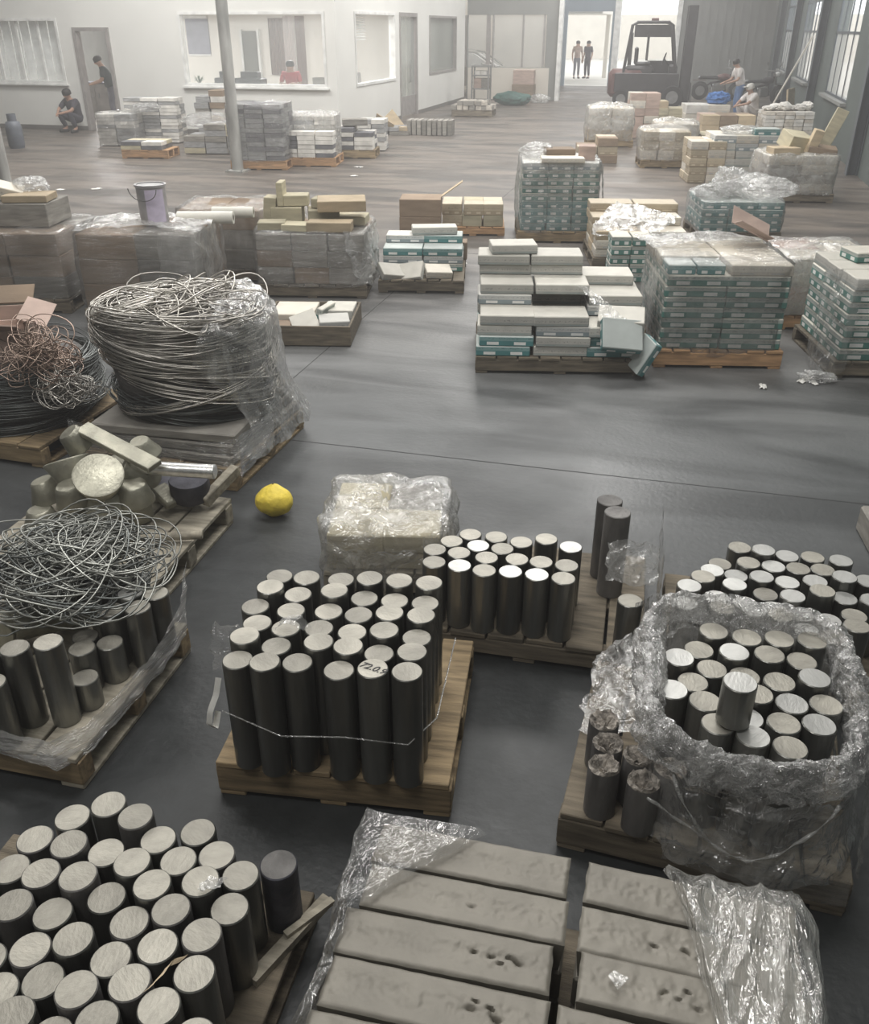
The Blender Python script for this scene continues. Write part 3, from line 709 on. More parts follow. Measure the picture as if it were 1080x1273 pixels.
# pale room wall seen beyond the panes
w = MB(); w.box((-9.0, 40.2, 1.9), (7.0, 0.12, 3.8)); struct('wall_yard_office', w, M_PANEL, label='cream wall seen through the partition panes')

# posts standing in the hall
def post(b, name_label):
    t = thing('steel_post', name_label, 'post', (b.x, b.y, 0))
    f = MB(); f.tube([(0, 0, 0.02), (0, 0, HZ)], 0.10, 16); build('shaft', f, M_POST, t, smooth=60)
    f = MB(); f.box((0, 0, 0.012), (0.34, 0.34, 0.024)); bp = build('base_plate', f, M_POST, t)
    for k in range(4):
        a = math.pi / 4 + k * math.pi / 2; f = MB(); f.lathe([(0, 0.02), (0.016, 0.02), (0.016, 0.045), (0, 0.045)], 6, (0.19 * math.cos(a), 0.19 * math.sin(a), 0)); build('bolt', f, M_STEEL, bp)
post(W(296, 213), 'round grey steel post standing before the long office window')
post(W(8, 232), 'round grey steel post at the far edge near the gas bottle')

# dusty air filling the hall
hz = bpy.data.materials.new('dusty_air'); hz.use_nodes = True; nt = hz.node_tree
nt.nodes.remove(nt.nodes['Principled BSDF']); vsn = nt.nodes.new('ShaderNodeVolumeScatter')
vsn.inputs['Color'].default_value = (1.0, 0.98, 0.97, 1); vsn.inputs['Density'].default_value = HAZE; vsn.inputs['Anisotropy'].default_value = 0.35
nt.links.new(vsn.outputs[0], nt.nodes['Material Output'].inputs['Volume'])
f = MB(); f.box(((HX0 + HX1) / 2, 20.5, HZ / 2), (HX1 - HX0 - 0.02, 46.9, HZ - 0.02))
o = build('haze', f, hz); o['kind'] = 'stuff'; tag(o, 'thin dusty haze hanging in the hall air', 'haze', kind='stuff')

# ================================================================== pallets
PAL = {}
def pallet(label, origin, rz, w_=1.0, d_=0.95, h=0.14, m=None, mx=None, nb=7, group=None, cx=0.0):
    """wooden pallet; origin is its front corner (smallest x, smallest y)"""
    m = m or M_WOOD; mx = mx or M_WOODX
    key = (round(w_, 2), round(d_, 2), h, m.name, nb)
    t = thing('wooden_pallet', label, 'pallet', (origin[0], origin[1], 0), rz, group)
    if key not in PAL:
        bw = w_ / nb
        b1 = MB(); b1.box((0, 0, 0), (bw - 0.012, d_, 0.022), bev=0.003)
        b2 = MB(); b2.box((0, 0, 0), (w_ - 0.004, 0.075, h - 0.044), bev=0.004)
        b3 = MB(); b3.box((0, 0, 0), (0.09, d_ - 0.01, 0.02), bev=0.003)
        PAL[key] = (b1.mesh('deck_board', mx), b2.mesh('stringer', m), b3.mesh('bottom_board', mx))
    a, b, c = PAL[key]; bw = w_ / nb
    for k in range(nb):
        link('deck_board', a, t, (bw * (k + 0.5) + rnd.uniform(-.002, .002), d_ / 2 + rnd.uniform(-.008, .008), h - 0.011), (0, 0, rnd.uniform(-.006, .006)))
    for k in range(3): link('stringer', b, t, (w_ / 2, 0.04 + (d_ - 0.08) * k / 2, (h - 0.044) / 2 + 0.021))
    for k in range(3): link('bottom_board', c, t, (0.05 + (w_ - 0.1) * k / 2, d_ / 2, 0.0105))
    return t

# ================================================================== billets
def billet_mesh(top_m, side_m, r=0.048, h=0.3, seed=0, nseg=28, name='round_billet'):
    f = MB(); f.lathe([(0, 0), (r - 0.002, 0), (r, 0.002), (r, h - 0.003), (r - 0.003, h), (r * 0.55, h), (0, h)], nseg, tops=1)
    # the last three rings are the sawn face
    n = nseg
    f.m = [0] * len(f.f)
    for i in range(len(f.f) - 2 * n, len(f.f)): f.m[i] = 1
    return f.mesh(name, [side_m, top_m], 35)
BM = {}
def billet_of(h, kind='n'):
    key = (round(h, 2), kind)
    if key not in BM:
        BM[key] = billet_mesh({'n': M_TOP, 'b': M_TOPB, 'd': M_TOP}[kind], {'n': M_SIDE, 'b': M_SIDE, 'd': M_SIDE_D}[kind], 0.048, key[0])
    return BM[key]
def relax(pts, dmin, it=60, lock=None):
    for _ in range(it):
        for i in range(len(pts)):
            for j in range(i):
                dx, dy = pts[i][0] - pts[j][0], pts[i][1] - pts[j][1]; d = math.hypot(dx, dy)
                if d < dmin and d > 1e-6:
                    q = (dmin - d) / 2 / d
                    pts[i][0] += dx * q; pts[i][1] += dy * q; pts[j][0] -= dx * q; pts[j][1] -= dy * q
    return pts
def rows_label(items, what, where):
    """row and place in the row, counted as the photo shows them"""
    ps = sorted(items, key=lambda it: proj(it['top'])[1])
    n = len(ps); nr = max(1, round(math.sqrt(n) * 0.95)); per = math.ceil(n / nr); out = []
    for r_ in range(0, n, per):
        row = sorted(ps[r_:r_ + per], key=lambda it: proj(it['top'])[0])
        for c, it in enumerate(row):
            it['o']['label'] = '%s %s, row %s from back, %s in row' % (it.get('what') or what, where, ['one', 'two', 'three', 'four', 'five', 'six', 'seven', 'eight', 'nine', 'ten'][r_ // per], ORD[c])
def billets(pix, ztop, zbase, what, where, group, kinds='n', zj=0.012, dmin=0.0985, extra=(), seed=1, keep_frame=False):
    r_ = random.Random(seed); pts = []
    for p in pix:
        q = W(p[0], p[1], p[2] if len(p) > 2 else ztop); pts.append([q.x, q.y, p[2] if len(p) > 2 else ztop])
    for e in extra: pts.append([e[0], e[1], ztop])
    relax(pts, dmin)
    items = []
    for x, y, zt in pts:
        zt += r_.uniform(-zj, zj); h = zt - zbase
        hq = max(0.04, round(h / 0.02) * 0.02)
        o = link('round_billet', billet_of(hq, r_.choice(kinds)), None, (x, y, zbase), (0, 0, r_.uniform(0, 6.28)))
        tag(o, '', 'billet', group); items.append(dict(o=o, top=(x, y, zbase + hq)))
    rows_label(items, what, where)
    return items
def crop(pts, ox, oy, s): return [(ox + p[0] / s, oy + p[1] / s) + tuple(p[2:]) for p in pts]

# --- bottom corner pallet of sawn billets
pallet('dark worn pallet under the big bunch of sawn billets in the bottom corner', (-1.72, 0.70), R(2), 0.99, 0.83, 0.12, M_WOODG, M_WOODG)
F7 = crop([(232, 135), (348, 112), (432, 148), (107, 208), (222, 237), (502, 208), (623, 197), (345, 253), (30, 312), (125, 340), (235, 342),
           (420, 297), (570, 280), (690, 268), (35, 428), (335, 388), (153, 455), (485, 367), (628, 370), (752, 318), (725, 432), (410, 485), (546, 455),
           (88, 568), (230, 548), (652, 530), (333, 585), (484, 580), (-15, 590), (612, 650), (137, 660), (10, 685), (243, 712), (397, 693),
           (50, 780), (300, 780), (508, 760), (170, 830), (-70, 470), (-75, 360), (400, 850), (620, 860), (90, 890), (250, 900)], 0, 960, 2.571)
b7 = billets(F7, 0.39, 0.121, 'sawn grey billet', 'in the bottom corner bunch', 'sawn billets bunched on the bottom corner pallet', 'nnnd', 0.015, seed=3)
# two darker round bars standing behind them
o = link('dark_round_bar', billet_mesh(M_SIDE_D, M_DARKM, 0.05, 0.22, name='dark_round_bar'), None, (-0.815, 1.46, 0.121)); tag(o, 'dark round bar standing at the back corner of the bottom billet bunch', 'round bar')

# --- pallet with film band and mixed billets (left edge)
pallet('pale wooden pallet at the picture edge carrying mixed billets under a film band', (-2.72, 1.80), R(1.5), 1.0, 0.80, 0.145, M_WOOD, M_PLY, nb=6)
F2 = crop([(598, 85, .40), (567, 150, .40), (680, 145, .40), (620, 195, .40), (508, 220, .38), (500, 325, .30), (395, 345, .30), (368, 390, .32), (378, 490, .27),
           (60, 385, .46), (215, 358, .48), (-40, 540, .40), (-60, 420, .44), (520, 60, .40), (440, 130, .4)], 0, 700, 3.6)
b2 = billets(F2, .4, 0.146, 'grey standing billet', 'within the film band', 'standing billets on the edge pallet', 'nnb', 0.004, seed=5)
# --- billets lying on their sides under the tangled wire
def lying(name, px, py, z, rz, tilt, r, L, m, lab, cat='billet', top=None):
    c = W(px, py, z)
    f = MB(); f.lathe([(0, -L / 2), (r - .004, -L / 2), (r, -L / 2 + .004), (r, L / 2 - .004), (r - .004, L / 2), (0, L / 2)], 26)
    o = build(name, f, m, None, c, (math.pi / 2 - tilt, 0, rz), 40); tag(o, lab, cat); return o
lying('round_billet', 62, 765, .235, R(-35), 0.15, 0.07, 0.30, M_SCRAP, 'thick billet lying on its side below the tangled wire')
lying('round_billet', 12, 770, .24, R(20), 0.1, 0.06, 0.26, M_SCRAP, 'billet lying at the picture edge below the tangled wire')
lying('round_billet', 90, 742, .30, R(-60), 0.5, 0.05, 0.26, M_SIDE, 'shiny billet leaning under the tangled wire')

# --- pallet of tall billets with handwriting
pr3 = R(7)
pallet('mid brown pallet carrying the block of tall upright billets', (-1.27, 1.93), pr3, 0.80, 0.78, 0.15, M_WOOD, M_WOOD, nb=6)
F3p = [(298, 816), (333, 824), (305, 793), (343, 800), (318, 771), (355, 777), (319, 751), (361, 757), (335, 733), (370, 736), (347, 715), (380, 715), (374, 813)]
F3x = []
for j in range(6):
    for i in range(2, 6):
        if j == 0 and i == 2: continue
        F3x.append((-1.148 + 0.1055 * i - 0.012 * j, 1.976 + 0.012 * i + 0.0935 * j + 0.0))
b3 = billets(F3p, .58, 0.151, 'tall dark-sided billet', 'on the middle pallet', 'tall billets standing on the middle pallet', 'n', 0.006, extra=F3x, seed=8)
# handwriting on the sawn face of one of the front billets
tgt = min(b3, key=lambda it: (proj(it['top'])[0] - 472) ** 2 + (proj(it['top'])[1] - 832) ** 2)
tgt['o']['label'] = 'tall billet with black handwritten marking on its sawn face'
tc = bpy.data.curves.new('marking', 'FONT'); tc.body = '72.0.9'; tc.size = 0.036; tc.shear = 0.3; tc.align_x = 'CENTER'; tc.align_y = 'CENTER'; tc.extrude = 0.0003; tc.offset = 0.0006
tmp = bpy.data.objects.new('marking_curve', tc); col.objects.link(tmp); bpy.context.view_layer.update()
me = bpy.data.meshes.new_from_object(tmp.evaluated_get(bpy.context.evaluated_depsgraph_get())); bpy.data.objects.remove(tmp)
me.materials.clear(); me.materials.append(M_INK); mk = link('marking', me)
mk.parent = tgt['o']; mk.location = (0, 0, tgt['top'][2] - 0.151 + 0.0006); mk.rotation_euler = (0, 0, R(-12) - tgt['o'].rotation_euler.z)
# --- second pallet of billets behind, with film
pr4 = R(2)
pallet('brown pallet under the billets standing behind the tall block', (-0.86, 2.88), pr4, 0.95, 0.75, 0.12, M_WOODG, M_WOODG, nb=6)
F4 = crop([(268, 308), (350, 262), (440, 283), (537, 270), (628, 300), (360, 322), (850, 500, .38), (250, 255), (170, 290)], 500, 580, 3)
F4x = [(-0.78 + 0.105 * i, 2.96 + 0.097 * j) for j in range(2) for i in range(6)]
b4 = billets(F4, .40, 0.121, 'pale-topped billet', 'behind the tall block', 'billets on the pallet behind the tall block', 'nb', 0.008, extra=F4x, seed=9)
for (px, py, z, h, lab) in ((752, 690, .52, .40, 'extra tall dark bar standing wrapped in film behind the pale-topped billets'), (742, 672, .50, .38, 'second tall dark bar wrapped in film, farther back')):
    q = W(px, py, z); o = link('dark_round_bar', billet_mesh(M_SIDE_D, M_SIDE_D, 0.055, h, name='dark_round_bar'), None, (q.x + 0.02, q.y + 0.36, 0.121)); tag(o, lab, 'round bar')
# --- wide cluster at the right
pallet('low pallet under the bright-topped billets beside the window wall aisle', (0.17, 2.84), R(2), 0.86, 0.72, 0.12, M_WOODG, M_WOODG)
F5 = crop([(505, 290), (610, 325), (720, 335), (832, 338), (960, 330), (538, 363), (648, 367), (766, 377), (880, 395), (485, 400), (960, 432), (345, 430), (480, 450),
           (585, 423), (707, 445), (840, 440), (622, 478), (740, 508), (875, 502), (993, 500), (275, 480), (400, 515), (530, 520), (657, 540), (780, 568), (905, 598),
           (1020, 580), (1025, 635), (260, 535), (1075, 520), (420, 575), (560, 590), (690, 610), (800, 640), (930, 670), (400, 400), (420, 350), (1060, 440)], 780, 600, 3.6)
b5 = billets(F5, .36, 0.121, 'bright-topped billet', 'in the wide bunch', 'bright-topped billets in the wide bunch', 'bbn', 0.02, dmin=0.0975, seed=11)
# a small board at the edge of the picture behind this bunch
# --- film bag of billets (right foreground)
pr6 = R(-3)
pallet('brown pallet carrying the open film bag of billets and the porous billets', (-0.13, 2.0), pr6, 0.86, 0.80, 0.15, M_WOODG, M_WOODG, nb=6)
ZB6 = .53
F6 = crop([(540, 130), (660, 145), (772, 150), (885, 155), (508, 170), (617, 195), (738, 203), (853, 210), (430, 217), (537, 230), (655, 262), (473, 278), (770, 303), (890, 305),
           (405, 322), (517, 365), (705, 340), (820, 378), (920, 375), (560, 442), (690, 412), (778, 437), (688, 485), (895, 440), (800, 510)], 690, 740, 2.769)
b6 = billets(F6, ZB6, 0.151, 'sawn billet', 'inside the open film bag', 'billets standing inside the open film bag', 'bnn', 0.012, dmin=0.1, seed=12)
q = W(690 + 637 / 2.769, 740 + 300 / 2.769, .68)
o = link('round_billet', billet_of(.14, 'b'), None, (q.x, q.y, ZB6 + 0.012)); tag(o, 'short bright billet standing on top of the others in the film bag', 'billet')
# porous dark billets beside the bag
def porous_mesh(seed, h):
    r_ = random.Random(seed); f = MB(); R0 = 0.049
    prof = [(0, 0), (R0, 0.0), (R0 * 1.0, h * 0.5), (R0 * 0.98, h - 0.006), (R0 * 0.90, h), (R0 * 0.70, h - 0.008), (R0 * 0.45, h - 0.022), (R0 * .2, h - 0.03), (0, h - 0.034)]
    f.lathe(prof, 26, jit=lambda a, z: 0.02 * math.sin(3 * a + seed) + 0.015 * math.sin(7 * a))
    n = len(f.v)
    for i, v in enumerate(f.v):
        if v[2] > h - 0.05 and math.hypot(v[0], v[1]) < R0 * 0.93:
            f.v[i] = (v[0] + r_.uniform(-.004, .004), v[1] + r_.uniform(-.004, .004), v[2] + r_.uniform(-.010, .010))
    f.m = [1 if all(f.v[k][2] > h - 0.05 for k in fc) else 0 for fc in f.f]
    return f.mesh('porous_billet', [M_SIDE_D, M_PORE], 50)
names6 = ['farthest of the porous dark billets, against the crumpled film', 'porous dark billet, second from the back along the pallet edge', 'porous dark billet at the pallet edge, nearest on that edge',
          'porous dark billet in the middle of its group beside the film bag', 'porous dark billet touching the film bag', 'porous dark billet nearest the camera beside the film bag', 'porous dark billet tucked under the film bag']
pp = [list(W(500 + c[0] / 3, 580 + c[1] / 3, .34)) for c in ((755, 955), (765, 1025), (755, 1100), (885, 1075), (1000, 1120), (900, 1170))]
relax(pp, 0.101)
for i, q in enumerate(pp):
    o = link('porous_billet', porous_mesh(i, 0.19), None, (q[0], q[1], 0.151), (0, 0, i)); tag(o, names6[i], 'billet', 'porous dark billets beside the film bag')

# ================================================================== cast ingots in the bottom foreground
def ingot_mesh(seed, L=0.495, Wd=0.122, H=0.105, pits=True, npit=0):
    r_ = random.Random(seed); f = MB(); nu, nv = 130, 32
    holes = []
    if pits:
        cxp, n_ = r_.uniform(-0.03, 0.08), npit
        for _ in range(n_): holes.append((cxp + r_.gauss(0, 0.045), r_.gauss(0, 0.008), r_.uniform(0.002, 0.0055), r_.uniform(0.008, 0.026)))
    def top(u, v):
        x = (u - 0.5) * L; y = (v - 0.5) * Wd
        e = min(u, 1 - u, (min(v, 1 - v)) * Wd / L) * L
        z = H - (0.006 * (1 - e / 0.01) ** 2 if e < 0.01 else 0)
        z -= 0.004 * math.exp(-((y / 0.02) ** 2)) * (0.5 + mn.noise(Vector((x * 9, seed, 0))))
        for (hx, hy, hr, hd) in holes:
            d2 = ((x - hx) / (hr * 2.6)) ** 2 + ((y - hy - 0.02 * mn.noise(Vector((x * 30, 3, seed)))) / hr) ** 2
            z -= hd * math.exp(-d2 * 1.5)
        z += 0.0022 * mn.noise(Vector((x * 28, y * 28, seed * 3.1))) + (0.002 * mn.noise(Vector((x * 70, y * 70, seed))) if abs(y) < 0.03 else 0)
        x += 0.003 * mn.noise(Vector((y * 30, seed, 1))) if u in (0, 1) else 0
        return (x, y, z)
    f.grid(top, nu, nv)
    ring = [i for i in range(nu + 1)] + [(j * (nu + 1) + nu) for j in range(1, nv + 1)] + [nv * (nu + 1) + i for i in range(nu - 1, -1, -1)] + [j * (nu + 1) for j in range(nv - 1, 0, -1)]
    o = len(f.v); n = len(ring)
    for i in ring:
        x, y, z = f.v[i]; f.v.append((x * 0.965, y * 0.88, 0.0))
    for k in range(n): k2 = (k + 1) % n; f.f.append((ring[k2], ring[k], o + k, o + k2)); f.m.append(0)
    f.f.append(tuple(o + k for k in reversed(range(n)))); f.m.append(0)
    return f.mesh('cast_ingot', M_INGOT, 45)
pallet('pallet under the stacked cast ingots at the bottom of the picture', (-0.58, 0.80), R(2), 1.08, 0.82, 0.12, M_WOODG, M_WOODG)
low = MB().box((0, 0, 0.0525), (0.495, 0.118, 0.105), bev=0.006).mesh('cast_ingot', M_INGOT)
rown = ['farthest', 'second', 'third', 'fourth', 'fifth', 'nearest']
for lay in range(3):
    for r_ in range(6):
        for c in range(2):
            yc = 1.525 - 0.1305 * r_ + (0.004 if c else 0) + (0.012 if (c and r_ == 2) else 0)
            xc = (-0.305, 0.232)[c] + ((0.0, 0.012, -0.006, 0.004, 0, 0), (0, 0.0, 0.012, -0.022, 0, 0))[c][r_]
            o = link('cast_ingot', ingot_mesh(r_ * 7 + c * 3 + 1, npit=((0, 1, 5, 4, 3, 3), (0, 3, 4, 2, 3, 3))[c][r_]) if lay == 2 else low, None, (xc, yc, 0.121 + lay * 0.1105), (0, 0, R(2.0 + (r_ * 37 % 5 - 2) * 0.25 - (2 if c else 0))))
            if lay == 2: tag(o, 'grey cast ingot, %s from the back in the top layer, %s column' % (ORD[r_], ('left', 'right')[c]), 'ingot', 'cast ingots in the bottom foreground')
            else: tag(o, 'grey cast ingot, %s layer, %s from the back, %s column' % (('bottom', 'middle')[lay], ORD[r_], ('left', 'right')[c]), 'ingot', 'lower layers of cast ingots')
o = build('film_scrap', MB().grid(lambda u, v: (0.035 * (u - .5), 0.02 * (v - .5) * (1 + u), 0.004 + 0.006 * abs(mn.noise(Vector((u * 5, v * 5, 2))))), 8, 6), M_FILM_W, None, tuple(W(767, 1218, 0.456)), (0, 0, R(-35)), 60)
tag(o, 'scrap of white film stuck on an ingot top', 'film')

# ================================================================== plastic film
def crumple(p, amp, fr, seed):
    v = Vector((p[0] * fr + seed, p[1] * fr, p[2] * fr))
    n = mn.noise_vector(v) + 0.5 * mn.noise_vector(v * 2.3) + 0.25 * mn.noise_vector(v * 5.1)
    return Vector(p) + n * amp
def crinkle(p, amp, fr, seed):
    v = Vector((p[0] * fr + seed, p[1] * fr, p[2] * fr)); q = Vector((0, 0, 0))
    for k, a_ in ((1.0, 1.0), (2.1, 0.55), (4.3, 0.3)):
        n = mn.noise_vector(v * k)
        q += Vector((0.6 - 2 * abs(n.x), 0.6 - 2 * abs(n.y), 0.6 - 2 * abs(n.z))) * a_
    return Vector(p) + q * amp
def film(name, fn, nu, nv, m, label, amp=0.012, fr=9, seed=0, closed=False, cat='plastic film', loc=None, rz=0, group=None):
    f = MB(); f.grid(lambda u, v: crumple(fn(u, v), amp, fr, seed), nu, nv, closed_u=closed)
    o = build(name, f, m, None, loc or (0, 0, 0), (0, 0, rz), 180); tag(o, label, cat, group); return o
def lerp_path(P, t):
    """point on a polyline by fraction of its points"""
    x = t * (len(P) - 1); i = min(int(x), len(P) - 2); q = x - i
    return Vector(P[i]).lerp(Vector(P[i + 1]), q)
def strip(name, A, B, nu, nv, m, label, amp=0.01, fr=10, seed=0, sag=0.0, **k):
    return film(name, lambda u, v: lerp_path(A, u).lerp(lerp_path(B, u), v) + Vector((0, 0, -sag * math.sin(math.pi * v))), nu, nv, m, label, amp, fr, seed, **k)

# open bag round the billets on the right
xs = [it['top'][0] for it in b6]; ys = [it['top'][1] for it in b6]
bcx, bcy = (min(xs) + max(xs)) / 2 + 0.005, (min(ys) + max(ys)) / 2; bhx, bhy = (max(xs) - min(xs)) / 2 + 0.055, (max(ys) - min(ys)) / 2 + 0.05
SEC = [(-0.035, 0.47), (-0.02, 0.535), (0.0, 0.585), (0.03, 0.605), (0.062, 0.59), (0.088, 0.55), (0.09, 0.50), (0.075, 0.43), (0.06, 0.36), (0.065, 0.29), (0.085, 0.22), (0.12, 0.17), (0.135, 0.135)]
def bag(u, v):
    a = 2 * math.pi * u; c, s = math.cos(a), math.sin(a)
    k = (abs(c) ** 5 + abs(s) ** 5) ** (-1 / 5)
    q = lerp_path([(o_, z_, 0) for o_, z_ in SEC], v); off, z = q.x, q.y
    front = max(0, -s) ** 2; left = max(0, -c) ** 2
    z2 = z - (0.075 * front * min(1, max(0, (z - 0.2) / 0.3))) + 0.02 * left * (1 if z > .45 else 0)
    off *= 0.62; off2 = off * (1 + 0.35 * left) + 0.02 * front * (1 if z < 0.4 else 0)
    if z < 0.47: off2 = off2 * (1 - 1.25 * left)
    w_ = 0.013 * math.sin(9 * a + 2 * math.sin(3 * a)) * (0.3 + min(1, (0.6 - z) * 3))
    return (bcx + (bhx * k + off2 + w_) * c, bcy + (bhy * k + off2 + w_) * s, z2)
bg_t = thing('film_bag', 'crumpled open bag of clear film gathered round the sawn billets', 'film bag')
f = MB(); f.grid(lambda u, v: crinkle(bag(u, v * 0.55), 0.013, 14, 3), 420, 60, closed_u=True); build('gathered_rim', f, M_FILM_T, bg_t, smooth=25)
f = MB(); f.grid(lambda u, v: crinkle(bag(u, 0.55 + v * 0.45), 0.012, 7, 3), 260, 44, closed_u=True); build('skirt', f, M_FILM_S, bg_t, smooth=180)
f = MB(); f.tube([crumple((bcx - bhx * .75 + 1.6 * bhx * k / 30, bcy - bhy - .05 - .03 * math.sin(k / 30 * math.pi), .44 - .24 * math.sin(k / 30 * math.pi) ** .8), .006, 20, 2) for k in range(31)], lambda i: .004 + .003 * math.sin(i * 1.3), 6); build('fold', f, M_FILM_W, bg_t, smooth=180)
f = MB(); f.tube([crumple((bcx - bhx * .95 + .9 * bhx * k / 20, bcy - bhy - .05, .34 - .17 * k / 20), .006, 20, 8) for k in range(21)], lambda i: .004 + .002 * math.sin(i), 6); build('fold', f, M_FILM_W, bg_t, smooth=180)
# bunched sheet on the pallet between the bag and the billets behind
A = [(-0.09, 2.76, 0.20), (0.02, 2.79, 0.30), (0.13, 2.76, 0.28)]; B = [(-0.115, 2.36, 0.165), (0.03, 2.36, 0.19), (0.13, 2.32, 0.25)]
f = strip('film_sheet', A, B, 60, 40, M_FILM_W, 'creased pale film sheet heaped on the pallet behind the porous billets', 0.024, 12, 5)
# front skirt of film over the pallet
strip('film_sheet', [(0.18, 1.97, 0.24), (0.45, 1.945, 0.26), (0.70, 1.955, 0.24)], [(0.19, 1.955, 0.10), (0.45, 1.935, 0.08), (0.725, 1.945, 0.06)], 70, 14, M_FILM_L, 'thin film skirt hanging over the pallet front below the bag', 0.008, 16, 6)
# torn tail of film at the bag's corner
strip('film_sheet', [(bcx + bhx + .06, bcy - bhy + .02, .44), (bcx + bhx + .09, bcy - .05, .47)], [(bcx + bhx + .06, bcy - bhy - .03, .16), (bcx + bhx + .12, bcy - .02, .24)], 24, 30, M_FILM, 'torn tail of film hanging from the bag corner towards the aisle', 0.02, 14, 7)

# film over the ingots
def right_film(u, v):
    Y = 0.80 + 0.84 * u
    xin = 0.40 - 0.215 * max(0, (Y - 0.95)) / 0.62 + 0.012 * math.sin(Y * 9)
    P = [(xin, Y, 0.458), (xin + 0.012, Y, 0.484), (xin + 0.04, Y, 0.472), (xin + 0.06, Y, 0.462), ((xin + 0.5) / 2, Y, 0.468), (0.50, Y, 0.466), (0.53, Y, 0.43), (0.545, Y, 0.3), (0.56, Y, 0.16)]
    p = lerp_path(P, v); back = max(0, (Y - 1.52) / 0.12)
    p.z -= 0.05 * back * back
    w_ = (p.x - xin) / max(0.05, 0.5 - xin)
    if 0.1 < w_ < 1.05:
        q = p.x * 30 - Y * 9 + 1.6 * mn.noise(Vector((p.x * 4, Y * 2.2, 5)))
        p.z += 0.016 * (1 - abs(math.sin(q))) ** 2 + 0.010 * (1 - abs(math.sin(q * 1.7 + Y * 5))) ** 3
    return p
film('film_sheet', right_film, 110, 120, M_FILM_F, 'folded sheet of shiny film drawn over the ingot ends, torn diagonally', 0.006, 9, 9)
def left_film(u, v):
    Y = 0.80 + 0.80 * u
    xo = -0.60 + 0.02 * math.sin(Y * 7); xin = -0.545 + 0.22 * max(0, (Y - 1.30) / 0.25)
    P = [(xin, Y, 0.459), (xin - 0.02, Y, 0.474), (xo + .01, Y, 0.455), (xo - 0.015, Y, 0.36), (xo - 0.03, Y, 0.22), (xo - 0.04, Y, 0.12)]
    return lerp_path(P, v)
film('film_sheet', left_film, 80, 40, M_FILM, 'film wrapped down the side of the ingot stack facing the sawn billets', 0.010, 12, 10)

# film band round the pallet of mixed billets
bp = [(-1.70, 2.62, .47), (-1.68, 2.50, .33), (-1.69, 2.30, .25), (-1.70, 2.05, .235), (-1.72, 1.90, .235), (-1.78, 1.80, .235), (-2.0, 1.79, .25), (-2.3, 1.79, .26), (-2.7, 1.79, .28)]
bq = [(-1.705, 2.60, .40), (-1.685, 2.52, .17), (-1.69, 2.30, .14), (-1.70, 2.05, .13), (-1.715, 1.88, .12), (-1.78, 1.785, .12), (-2.0, 1.785, .145), (-2.3, 1.785, .15), (-2.7, 1.785, .16)]
strip('film_band', bp, bq, 160, 20, M_FILM_B, 'twisted silvery band of clear film drawn round the edge pallet of mixed billets', 0.008, 14, 12)
# film and strap on the tall billets
q = W(275, 795, .42)
film('film_sheet', lambda u, v: (q.x - 0.05 + 0.12 * u, q.y + 0.02 * v, q.z - 0.10 + 0.17 * v - 0.04 * (1 - u)), 20, 18, M_FILM, 'small crumpled tuft of clear film at the side of the tall billets', 0.022, 22, 14)
hp = [(-1.215, 1.93, .52), (-1.225, 1.918, .46), (-1.245, 1.90, .40), (-1.252, 1.895, .35), (-1.235, 1.90, .335), (-1.222, 1.91, .40)]
strip('strap', hp, [(p[0] + .028, p[1] - 0.012, p[2] + 0.012) for p in hp], 24, 2, M_PAPER, 'pale strap end hanging beside the tall billets', 0.001, 8, 15, cat='strap')
f = MB(); zz = 0.36
f.tube([(-1.205, 1.925, zz + .03), (-1.0, 1.905, zz - .01), (-.8, 1.93, zz + .01), (-.6, 1.96, zz), (-.545, 2.1, zz), (-.58, 2.5, zz + .02)], 0.0025, 5)
tag(build('binding_cord', f, M_FILM_W), 'thin film cord tied round the front of the tall billets', 'cord')
q = W(365, 778, .59)
film('film_sheet', lambda u, v: (q.x - 0.05 + 0.10 * u, q.y - .03 + 0.05 * v, 0.588 + 0.03 * math.sin(u * 3.1)), 20, 12, M_FILM_W, 'crumpled strip of film lying on the tall billet tops', 0.012, 24, 17)
# film round the billets behind
strip('film_sheet', [(0.03, 2.86, .40), (0.115, 2.95, .40), (0.115, 3.25, .43), (0.10, 3.6, .46)], [(0.03, 2.86, .13), (0.125, 2.93, .13), (0.125, 3.25, .13), (0.11, 3.6, .13)], 50, 24, M_FILM_V, 'upright film wrapping the side of the pale-topped billets', 0.010, 12, 19)
strip('film_sheet', [(-0.10, 3.08, .52), (0.0, 3.10, .54), (0.10, 3.12, .50)], [(-0.10, 3.05, .36), (0.0, 3.04, .36), (0.10, 3.06, .36)], 34, 24, M_FILM_W, 'bunched glittering film between the dark bars and the billet bunch', 0.018, 20, 20)
# scraps of paper and film on billet tops in the corner bunch
q = W(265, 1103, .405)
film('film_sheet', lambda u, v: (q.x - .03 + .06 * u, q.y + .05 * (v - .5), q.z + .008 + .03 * (1 - v) * u), 16, 12, M_FILM_W, 'scrap of white film caught on the corner billets', 0.01, 30, 22)
A = [W(222, 1196, .405), W(205, 1203, .41), W(190, 1222, .408), W(178, 1235, .405)]
strip('tape_strip', A, [p + Vector((0.012, 0.022, 0.004)) for p in A], 24, 4, M_CARDT, 'torn strip of tan tape lying across two sawn billets', 0.003, 30, 23, cat='tape')
q = W(385, 1150, 0.124)
f = MB(); f.box((0, 0, 0.012), (0.035, 0.30, 0.024), rz=R(-20)); f.box((0.03, 0.06, 0.03), (0.02, 0.16, 0.015), rz=R(-32))
tag(build('wood_splinter', f, M_PLY, None, (-0.77, 1.40, 0.121)), 'splintered pale lath lying along the dark pallet edge', 'lath')

